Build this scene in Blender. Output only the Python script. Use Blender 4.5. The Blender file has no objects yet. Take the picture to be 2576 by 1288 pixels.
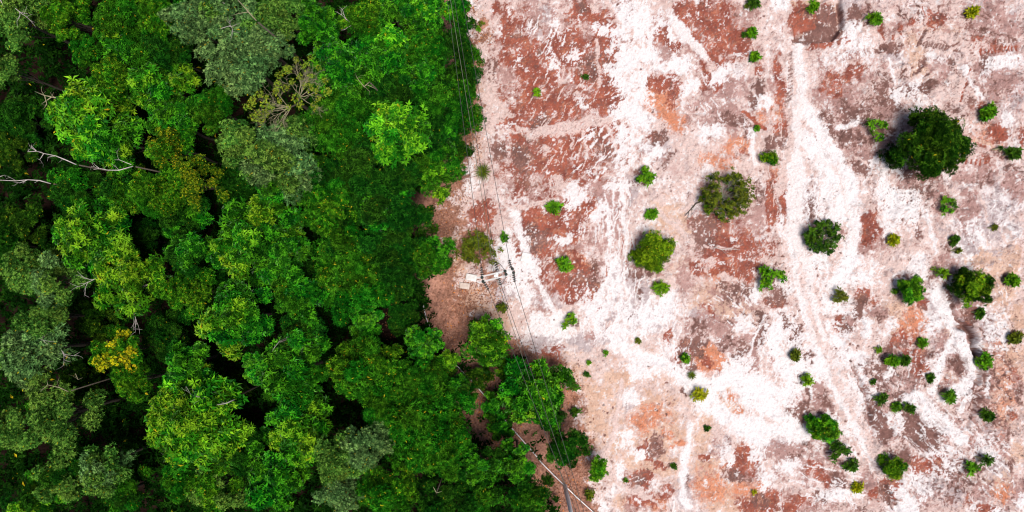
import bpy, math, random
import numpy as np
from mathutils import Vector, Matrix

# ------------------------------------------------------------------ camera, sky, sun, exposure
scene = bpy.context.scene
COL = scene.collection
H = 54.0                      # camera height above the clay (m)
S = 2576 / 80.0               # map units per metre on the ground (80 m across)
cam = bpy.data.cameras.new('camera')
cam.sensor_fit = 'HORIZONTAL'
cam.angle = 2 * math.atan(40.0 / H)
cam.clip_end = 3000
cam_o = bpy.data.objects.new('camera', cam)
cam_o.location = (0, 0, H)
COL.objects.link(cam_o)
scene.camera = cam_o

SUN_DIR = Vector((0.16, -0.18, 1.0)).normalized()      # towards the sun
world = bpy.data.worlds.new('World')
scene.world = world
world.use_nodes = True
wn = world.node_tree
sky = wn.nodes.new('ShaderNodeTexSky')
sky.sky_type = 'NISHITA'
sky.sun_disc = False
sky.sun_elevation = math.asin(SUN_DIR.z)
sky.sun_rotation = math.atan2(SUN_DIR.x, SUN_DIR.y)
sky.dust_density = 3.0
wn.links.new(sky.outputs[0], wn.nodes['Background'].inputs[0])
wn.nodes['Background'].inputs[1].default_value = 0.055
sun = bpy.data.lights.new('sun', 'SUN')
sun.energy = 3.05
sun.angle = math.radians(28)
sun.color = (1.0, 0.93, 0.84)
sun_o = bpy.data.objects.new('sun', sun)
sun_o.rotation_euler = (-SUN_DIR).to_track_quat('-Z', 'Y').to_euler()
COL.objects.link(sun_o)
vs = scene.view_settings
vs.view_transform = 'Standard'
vs.look = 'None'
vs.gamma = 1.0
vs.exposure = 0.6
vs.use_curve_mapping = False
try:
    scene.cycles.filter_width = 1.1
    scene.cycles.max_bounces = 6
    scene.cycles.diffuse_bounces = 2
    scene.cycles.transmission_bounces = 3
except Exception:
    pass

rng = np.random.default_rng(7)
rnd = random.Random(11)


def P(u, v, z=0.0):
    """photo map position (2576 x 1288) seen at height z -> point in the place"""
    k = (H - z) / H / S
    return Vector(((u - 1288) * k, (644 - v) * k, z))


# ------------------------------------------------------------------ noise (numpy)
def _h(ix, iy, seed):
    n = (ix.astype(np.int64) * 374761393 + iy.astype(np.int64) * 668265263 + seed * 982451653) & 0xffffffff
    n = ((n ^ (n >> 13)) * 1274126177) & 0xffffffff
    n = n ^ (n >> 16)
    return (n & 0xffff).astype(np.float32) / 65535.0


def gn(x, y, seed):
    """gradient noise, about -0.7..0.7"""
    x0 = np.floor(x); y0 = np.floor(y)
    fx = (x - x0).astype(np.float32); fy = (y - y0).astype(np.float32)
    ux = fx * fx * fx * (fx * (fx * 6 - 15) + 10); uy = fy * fy * fy * (fy * (fy * 6 - 15) + 10)

    def g(dx, dy):
        a = _h(x0 + dx, y0 + dy, seed) * np.float32(2 * math.pi)
        return np.cos(a) * (fx - dx) + np.sin(a) * (fy - dy)
    a = g(0, 0); b = g(1, 0); c = g(0, 1); d = g(1, 1)
    return (a + (b - a) * ux) + ((c + (d - c) * ux) - (a + (b - a) * ux)) * uy


def fbm(x, y, seed, octv=4, gain=0.55):
    s = 0; a = 1.0; t = 0
    for i in range(octv):
        s = s + a * gn(x * (2.03 ** i) + 17.3 * i, y * (2.03 ** i) - 9.1 * i, seed + i * 31)
        t += a; a *= gain
    return s / t * 1.9


def sstep(a, b, x):
    t = np.clip((x - a) / (b - a), 0, 1)
    return t * t * (3 - 2 * t)


# ------------------------------------------------------------------ mesh helpers
def new_mesh(name, verts, faces_flat, face_sizes, mat=None, attr=None, smooth=False):
    me = bpy.data.meshes.new(name)
    verts = np.asarray(verts, np.float32).reshape(-1, 3)
    ff = np.asarray(faces_flat, np.int32).ravel()
    fs = np.asarray(face_sizes, np.int32)
    me.vertices.add(len(verts)); me.vertices.foreach_set('co', verts.ravel())
    me.loops.add(len(ff)); me.loops.foreach_set('vertex_index', ff)
    me.polygons.add(len(fs))
    st = np.zeros(len(fs), np.int32); st[1:] = np.cumsum(fs)[:-1]
    me.polygons.foreach_set('loop_start', st)
    me.polygons.foreach_set('loop_total', fs)
    if attr is not None:
        a = me.color_attributes.new('tone', 'FLOAT_COLOR', 'POINT')
        c = np.ones((len(verts), 4), np.float32); c[:, :3] = attr
        a.data.foreach_set('color', c.ravel())
    if mat:
        me.materials.append(mat)
    me.update(calc_edges=True)
    me.polygons.foreach_set('use_smooth', np.full(len(fs), smooth, bool))
    me.validate()
    return me


def link(name, me, parent=None, loc=(0, 0, 0), rot=(0, 0, 0), scale=(1, 1, 1)):
    o = bpy.data.objects.new(name, me)
    o.location = loc; o.rotation_euler = rot; o.scale = scale
    if parent is not None:
        o.parent = parent
    COL.objects.link(o)
    if name in ('leaf_clump', 'sprig'): o['kind'] = 'stuff'      # leaves too small to pick apart one by one
    return o


def tag(o, label, cat, group=None, kind=None):
    if label: o['label'] = label
    if cat: o['category'] = cat
    if group: o['group'] = group
    if kind: o['kind'] = kind
    return o


class MB:
    """collects tubes, boxes and lathes into one mesh"""
    def __init__(self): self.v = []; self.f = []

    def tube(self, pts, radii, sides=6, cap=True):
        pts = [Vector(p) for p in pts]
        if not hasattr(radii, '__len__'): radii = [radii] * len(pts)
        base = len(self.v)
        ref = Vector((0.3, 0.2, 1)).normalized()
        for i, p in enumerate(pts):
            t = (pts[min(i + 1, len(pts) - 1)] - pts[max(i - 1, 0)])
            t = t.normalized() if t.length > 1e-9 else Vector((0, 0, 1))
            r = ref if abs(t.dot(ref)) < 0.95 else Vector((1, 0, 0))
            a = t.cross(r).normalized(); b = t.cross(a)
            for k in range(sides):
                an = 2 * math.pi * k / sides
                self.v.append(tuple(p + (a * math.cos(an) + b * math.sin(an)) * radii[i]))
        for i in range(len(pts) - 1):
            for k in range(sides):
                k2 = (k + 1) % sides
                self.f.append((base + i * sides + k, base + i * sides + k2, base + (i + 1) * sides + k2, base + (i + 1) * sides + k))
        if cap:
            self.f.append(tuple(base + k for k in range(sides - 1, -1, -1)))
            e = base + (len(pts) - 1) * sides
            self.f.append(tuple(e + k for k in range(sides)))

    def box(self, c, s, mat=None, bev=0.0):
        M = mat or Matrix.Identity(3)
        c = Vector(c); hx, hy, hz = s[0] / 2, s[1] / 2, s[2] / 2
        b = min(bev, hx * .6, hy * .6, hz * .6)
        base = len(self.v)
        if b <= 0:
            ring = [(-hx, -hy), (hx, -hy), (hx, hy), (-hx, hy)]
            lv = [(-hz, ring), (hz, ring)]
        else:
            r0 = [(-hx, -hy), (hx, -hy), (hx, hy), (-hx, hy)]
            r1 = [(-hx + b, -hy + b), (hx - b, -hy + b), (hx - b, hy - b), (-hx + b, hy - b)]
            lv = [(-hz, r1), (-hz + b, r0), (hz - b, r0), (hz, r1)]
        for z, rg in lv:
            for x, y in rg: self.v.append(tuple(c + M @ Vector((x, y, z))))
        n = len(lv)
        for i in range(n - 1):
            for k in range(4):
                k2 = (k + 1) % 4
                self.f.append((base + i * 4 + k, base + i * 4 + k2, base + (i + 1) * 4 + k2, base + (i + 1) * 4 + k))
        self.f.append((base + 3, base + 2, base + 1, base))
        e = base + (n - 1) * 4
        self.f.append((e, e + 1, e + 2, e + 3))

    def mesh(self, name, mat, smooth=False):
        ff = [i for f in self.f for i in f]
        return new_mesh(name, self.v, ff, [len(f) for f in self.f], mat, None, smooth)


# ------------------------------------------------------------------ materials
def nodes(name):
    m = bpy.data.materials.new(name); m.use_nodes = True
    nt = m.node_tree
    return m, nt, nt.nodes['Principled BSDF']


def N(nt, t, **kw):
    n = nt.nodes.new(t)
    for k, v in kw.items(): setattr(n, k, v)
    return n


def mixc(nt, fac, a, b, blend='MIX'):
    m = N(nt, 'ShaderNodeMix', data_type='RGBA', blend_type=blend)
    for i, x in ((0, fac), (6, a), (7, b)):
        if hasattr(x, 'links') or isinstance(x, bpy.types.NodeSocket): nt.links.new(x, m.inputs[i])
        else: m.inputs[i].default_value = x if i == 0 else (*x, 1)
    return m.outputs[2]


def noise(nt, scale, detail=3, rough=.6, coord='Object'):
    tc = N(nt, 'ShaderNodeTexCoord'); n = N(nt, 'ShaderNodeTexNoise')
    n.inputs['Scale'].default_value = scale; n.inputs['Detail'].default_value = detail
    n.inputs['Roughness'].default_value = rough
    nt.links.new(tc.outputs[coord], n.inputs['Vector'])
    return n.outputs['Fac']


def maprange(nt, x, a, b, c, d):
    m = N(nt, 'ShaderNodeMapRange')
    for i, val in enumerate((a, b, c, d)): m.inputs[i + 1].default_value = val
    nt.links.new(x, m.inputs[0])
    return m.outputs[0]


def leaf_mat(name, dark, light, young, yellow=(.50, .40, .015), yfrac=.985, rough=.5, spec=.25, trans=.22):
    m, nt, bs = nodes(name)
    at = N(nt, 'ShaderNodeAttribute', attribute_name='tone')
    sep = N(nt, 'ShaderNodeSeparateColor'); nt.links.new(at.outputs['Color'], sep.inputs[0])
    c = mixc(nt, sep.outputs[0], dark, light)
    c = mixc(nt, sep.outputs[1], c, young)
    gt = N(nt, 'ShaderNodeMath', operation='GREATER_THAN'); gt.inputs[1].default_value = yfrac
    nt.links.new(sep.outputs[2], gt.inputs[0])
    c = mixc(nt, gt.outputs[0], c, yellow)
    oi = N(nt, 'ShaderNodeObjectInfo')
    hv = N(nt, 'ShaderNodeHueSaturation')
    nt.links.new(maprange(nt, oi.outputs['Random'], 0, 1, .482, .512), hv.inputs['Hue'])
    mul = N(nt, 'ShaderNodeMath', operation='MULTIPLY'); mul.inputs[1].default_value = 7.31
    fr = N(nt, 'ShaderNodeMath', operation='FRACT')
    nt.links.new(oi.outputs['Random'], mul.inputs[0]); nt.links.new(mul.outputs[0], fr.inputs[0])
    nt.links.new(maprange(nt, fr.outputs[0], 0, 1, .78, 1.2), hv.inputs['Value'])
    nt.links.new(c, hv.inputs['Color'])
    nt.links.new(hv.outputs[0], bs.inputs['Base Color'])
    bs.inputs['Roughness'].default_value = rough
    bs.inputs['Specular IOR Level'].default_value = spec
    tr = N(nt, 'ShaderNodeBsdfTranslucent'); nt.links.new(hv.outputs[0], tr.inputs['Color'])
    mx = N(nt, 'ShaderNodeMixShader'); mx.inputs[0].default_value = trans
    out = nt.nodes['Material Output']
    nt.links.new(bs.outputs[0], mx.inputs[1]); nt.links.new(tr.outputs[0], mx.inputs[2])
    nt.links.new(mx.outputs[0], out.inputs['Surface'])
    return m


def plain_mat(name, a, b, scale=6, rough=.8, spec=.3, bump=.3, metal=0):
    m, nt, bs = nodes(name)
    f = noise(nt, scale, 4, .65)
    nt.links.new(mixc(nt, maprange(nt, f, .3, .7, 0, 1), a, b), bs.inputs['Base Color'])
    bs.inputs['Roughness'].default_value = rough; bs.inputs['Specular IOR Level'].default_value = spec
    bs.inputs['Metallic'].default_value = metal
    if bump:
        bp = N(nt, 'ShaderNodeBump'); bp.inputs['Strength'].default_value = bump; bp.inputs['Distance'].default_value = .02
        nt.links.new(f, bp.inputs['Height']); nt.links.new(bp.outputs[0], bs.inputs['Normal'])
    return m


M = {}
M['bark'] = plain_mat('bark', (.045, .036, .028), (.12, .10, .08), 14)
M['deadwood'] = plain_mat('deadwood', (.32, .28, .27), (.55, .50, .48), 10)
M['twig'] = plain_mat('twig', (.19, .175, .10), (.33, .30, .19), 10)
M['greytwig'] = plain_mat('greytwig', (.17, .18, .14), (.30, .30, .26), 10)
M['concrete'] = plain_mat('concrete', (.42, .415, .42), (.58, .575, .58), 5, .85)
M['pole'] = plain_mat('pole_concrete', (.76, .75, .76), (.85, .84, .84), 5, .85)
M['slab'] = plain_mat('slab', (.50, .48, .48), (.78, .77, .77), 3, .9)
M['oldslab'] = plain_mat('oldslab', (.42, .33, .29), (.60, .52, .48), 3, .9)
M['pipe'] = plain_mat('pipe', (.62, .63, .66), (.85, .85, .86), 1.2, .4, .4, 0)
M['wire'] = plain_mat('wire', (.020, .020, .022), (.05, .05, .05), 3, .5, .4, 0)
M['wire_pale'] = plain_mat('wire_pale', (.10, .11, .08), (.17, .18, .14), 3, .4, .5, 0, .4)
M['glazed'] = plain_mat('glazed', (.010, .010, .009), (.022, .018, .015), 3, .25, .5, 0)
M['greenglaze'] = plain_mat('greenglaze', (.018, .030, .022), (.035, .05, .04), 3, .2, .5, 0)
M['steel'] = plain_mat('steel', (.45, .45, .46), (.62, .62, .63), 8, .35, .5, 0, .5)
M['stone'] = plain_mat('stone', (.18, .12, .11), (.42, .36, .35), 9, .9)

# ------------------------------------------------------------------ the ground: one sheet, fine under the clearing, coarse to the horizon
DU = 2.15


def axis_lines(lo_f, hi_f, lo_c, hi_c, cstep):
    a = list(np.arange(lo_f, hi_f, DU))
    b = list(np.arange(lo_c, lo_f - cstep * .5, cstep))
    c = list(np.arange(hi_f + cstep, hi_c, cstep)) if hi_c > hi_f else []
    full = b + a + c
    left, x, st = [], full[0], cstep
    while x > -14000: st *= 1.35; x -= st; left.append(x)
    right, x, st = [], full[-1], cstep
    while x < 16000: st *= 1.35; x += st; right.append(x)
    return np.array(left[::-1] + full + right, np.float64)


UU = axis_lines(1046, 2590, -300, 3100, 14)
VV = axis_lines(-12, 1302, -420, 1710, 14)
nU, nV = len(UU), len(VV)
U, V = np.meshgrid(UU, VV)
U = U.astype(np.float32); V = V.astype(np.float32)

n_big = fbm(U / 210, V / 210, 3, 4)
n_mid = fbm(U / 46, V / 46, 5, 5, .62)
n_mid2 = fbm(U / 30, V / 30, 41, 5, .65)
n_fine = fbm(U / 11, V / 11, 9, 3, .7)
n_spk = gn(U / 4.3, V / 4.3, 12) * 1.6
wx = fbm(U / 60, V / 60, 21, 4) * 19 + fbm(U / 15, V / 15, 23, 3) * 8
wy = fbm(U / 60, V / 60, 25, 4) * 19 + fbm(U / 15, V / 15, 27, 3) * 8
UW = U + wx; VW = V + wy


def streak(ang, seed, long=42, short=7):
    c, s = math.cos(math.radians(ang)), math.sin(math.radians(ang))
    a = (UW * c + VW * s); b = (-UW * s + VW * c)
    return fbm(a / long, b / short, seed, 4, .6)


st_steep = streak(118, 51)      # "/" scrapes of the upper middle (v grows downwards)
st_vert = streak(92, 53, 60, 6)
st_diag = streak(48, 55)        # "\" scrapes of the lower right
w_left = sstep(1640, 1540, U) * sstep(700, 560, V)
w_right = sstep(1960, 2100, U) * sstep(640, 800, V)
st = st_vert * (1 - w_left) * (1 - w_right) + st_steep * w_left + st_diag * w_right

CLS = 'ktorgdwpl'
F = {c: np.zeros_like(U) for c in CLS}
T = {c: np.zeros_like(U) for c in CLS}      # tracks and washes with clean edges
E = np.zeros_like(U)            # relief, metres


def window(u0, u1, v0, v1):
    i0, i1 = np.searchsorted(UU, (u0, u1)); j0, j1 = np.searchsorted(VV, (v0, v1))
    return slice(j0, j1), slice(i0, i1)


def blob(c, u, v, ru, rv, rot=0, s=1.0):
    m = max(ru, rv) * 1.75 + 26
    w = window(u - m, u + m, v - m, v + m)
    cs, sn = math.cos(math.radians(rot)), math.sin(math.radians(rot))
    x = UW[w] - u; y = VW[w] - v
    a = (x * cs + y * sn) / ru; b = (-x * sn + y * cs) / rv
    d = np.sqrt(a * a + b * b)
    f = np.clip(1.22 - d * .72, 0, 1.0) * s
    F[c][w] = np.maximum(F[c][w], f)


def seg_dist(X, Y, pts):
    best = None
    for (x0, y0), (x1, y1) in zip(pts[:-1], pts[1:]):
        dx, dy = x1 - x0, y1 - y0
        t = np.clip(((X - x0) * dx + (Y - y0) * dy) / (dx * dx + dy * dy + 1e-6), 0, 1)
        d = np.hypot(X - x0 - t * dx, Y - y0 - t * dy)
        best = d if best is None else np.minimum(best, d)
    return best


def stroke(c, width, pts, s=1.0, warp=.6, depth=0.0, clean=False):
    xs = [p[0] for p in pts]; ys = [p[1] for p in pts]
    m = width * 2 + 16
    w = window(min(xs) - m, max(xs) + m, min(ys) - m, max(ys) + m)
    d = seg_dist(U[w] + wx[w] * warp, V[w] + wy[w] * warp, pts) / width
    f = np.clip(1.5 - d, 0, 1.12) * s
    if c: F[c][w] = np.maximum(F[c][w], f)
    if c and (width > 3.4 or clean): T[c][w] = np.maximum(T[c][w], f)
    if depth: E[w] -= depth * np.exp(-d * d * 1.3)


def poly(c, pts, s=1.0, warp=.5, soft=10, depth=0.0):
    xs = [p[0] for p in pts]; ys = [p[1] for p in pts]
    m = 30
    w = window(min(xs) - m, max(xs) + m, min(ys) - m, max(ys) + m)
    X = U[w] + wx[w] * warp; Y = V[w] + wy[w] * warp
    ins = np.zeros(X.shape, bool)
    for (x0, y0), (x1, y1) in zip(pts, pts[1:] + pts[:1]):
        if y0 == y1: continue
        cond = (Y > min(y0, y1)) & (Y <= max(y0, y1))
        ins ^= cond & (X < (Y - y0) / (y1 - y0) * (x1 - x0) + x0)
    d = seg_dist(X, Y, pts + pts[:1]) * np.where(ins, 1, -1)
    f = np.clip(.5 + d / soft, 0, 1.12) * s
    if c: F[c][w] = np.maximum(F[c][w], f)
    if c and warp < .3: T[c][w] = np.maximum(T[c][w], f)
    if depth: E[w] -= depth * sstep(-1, 3.5, d)


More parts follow.
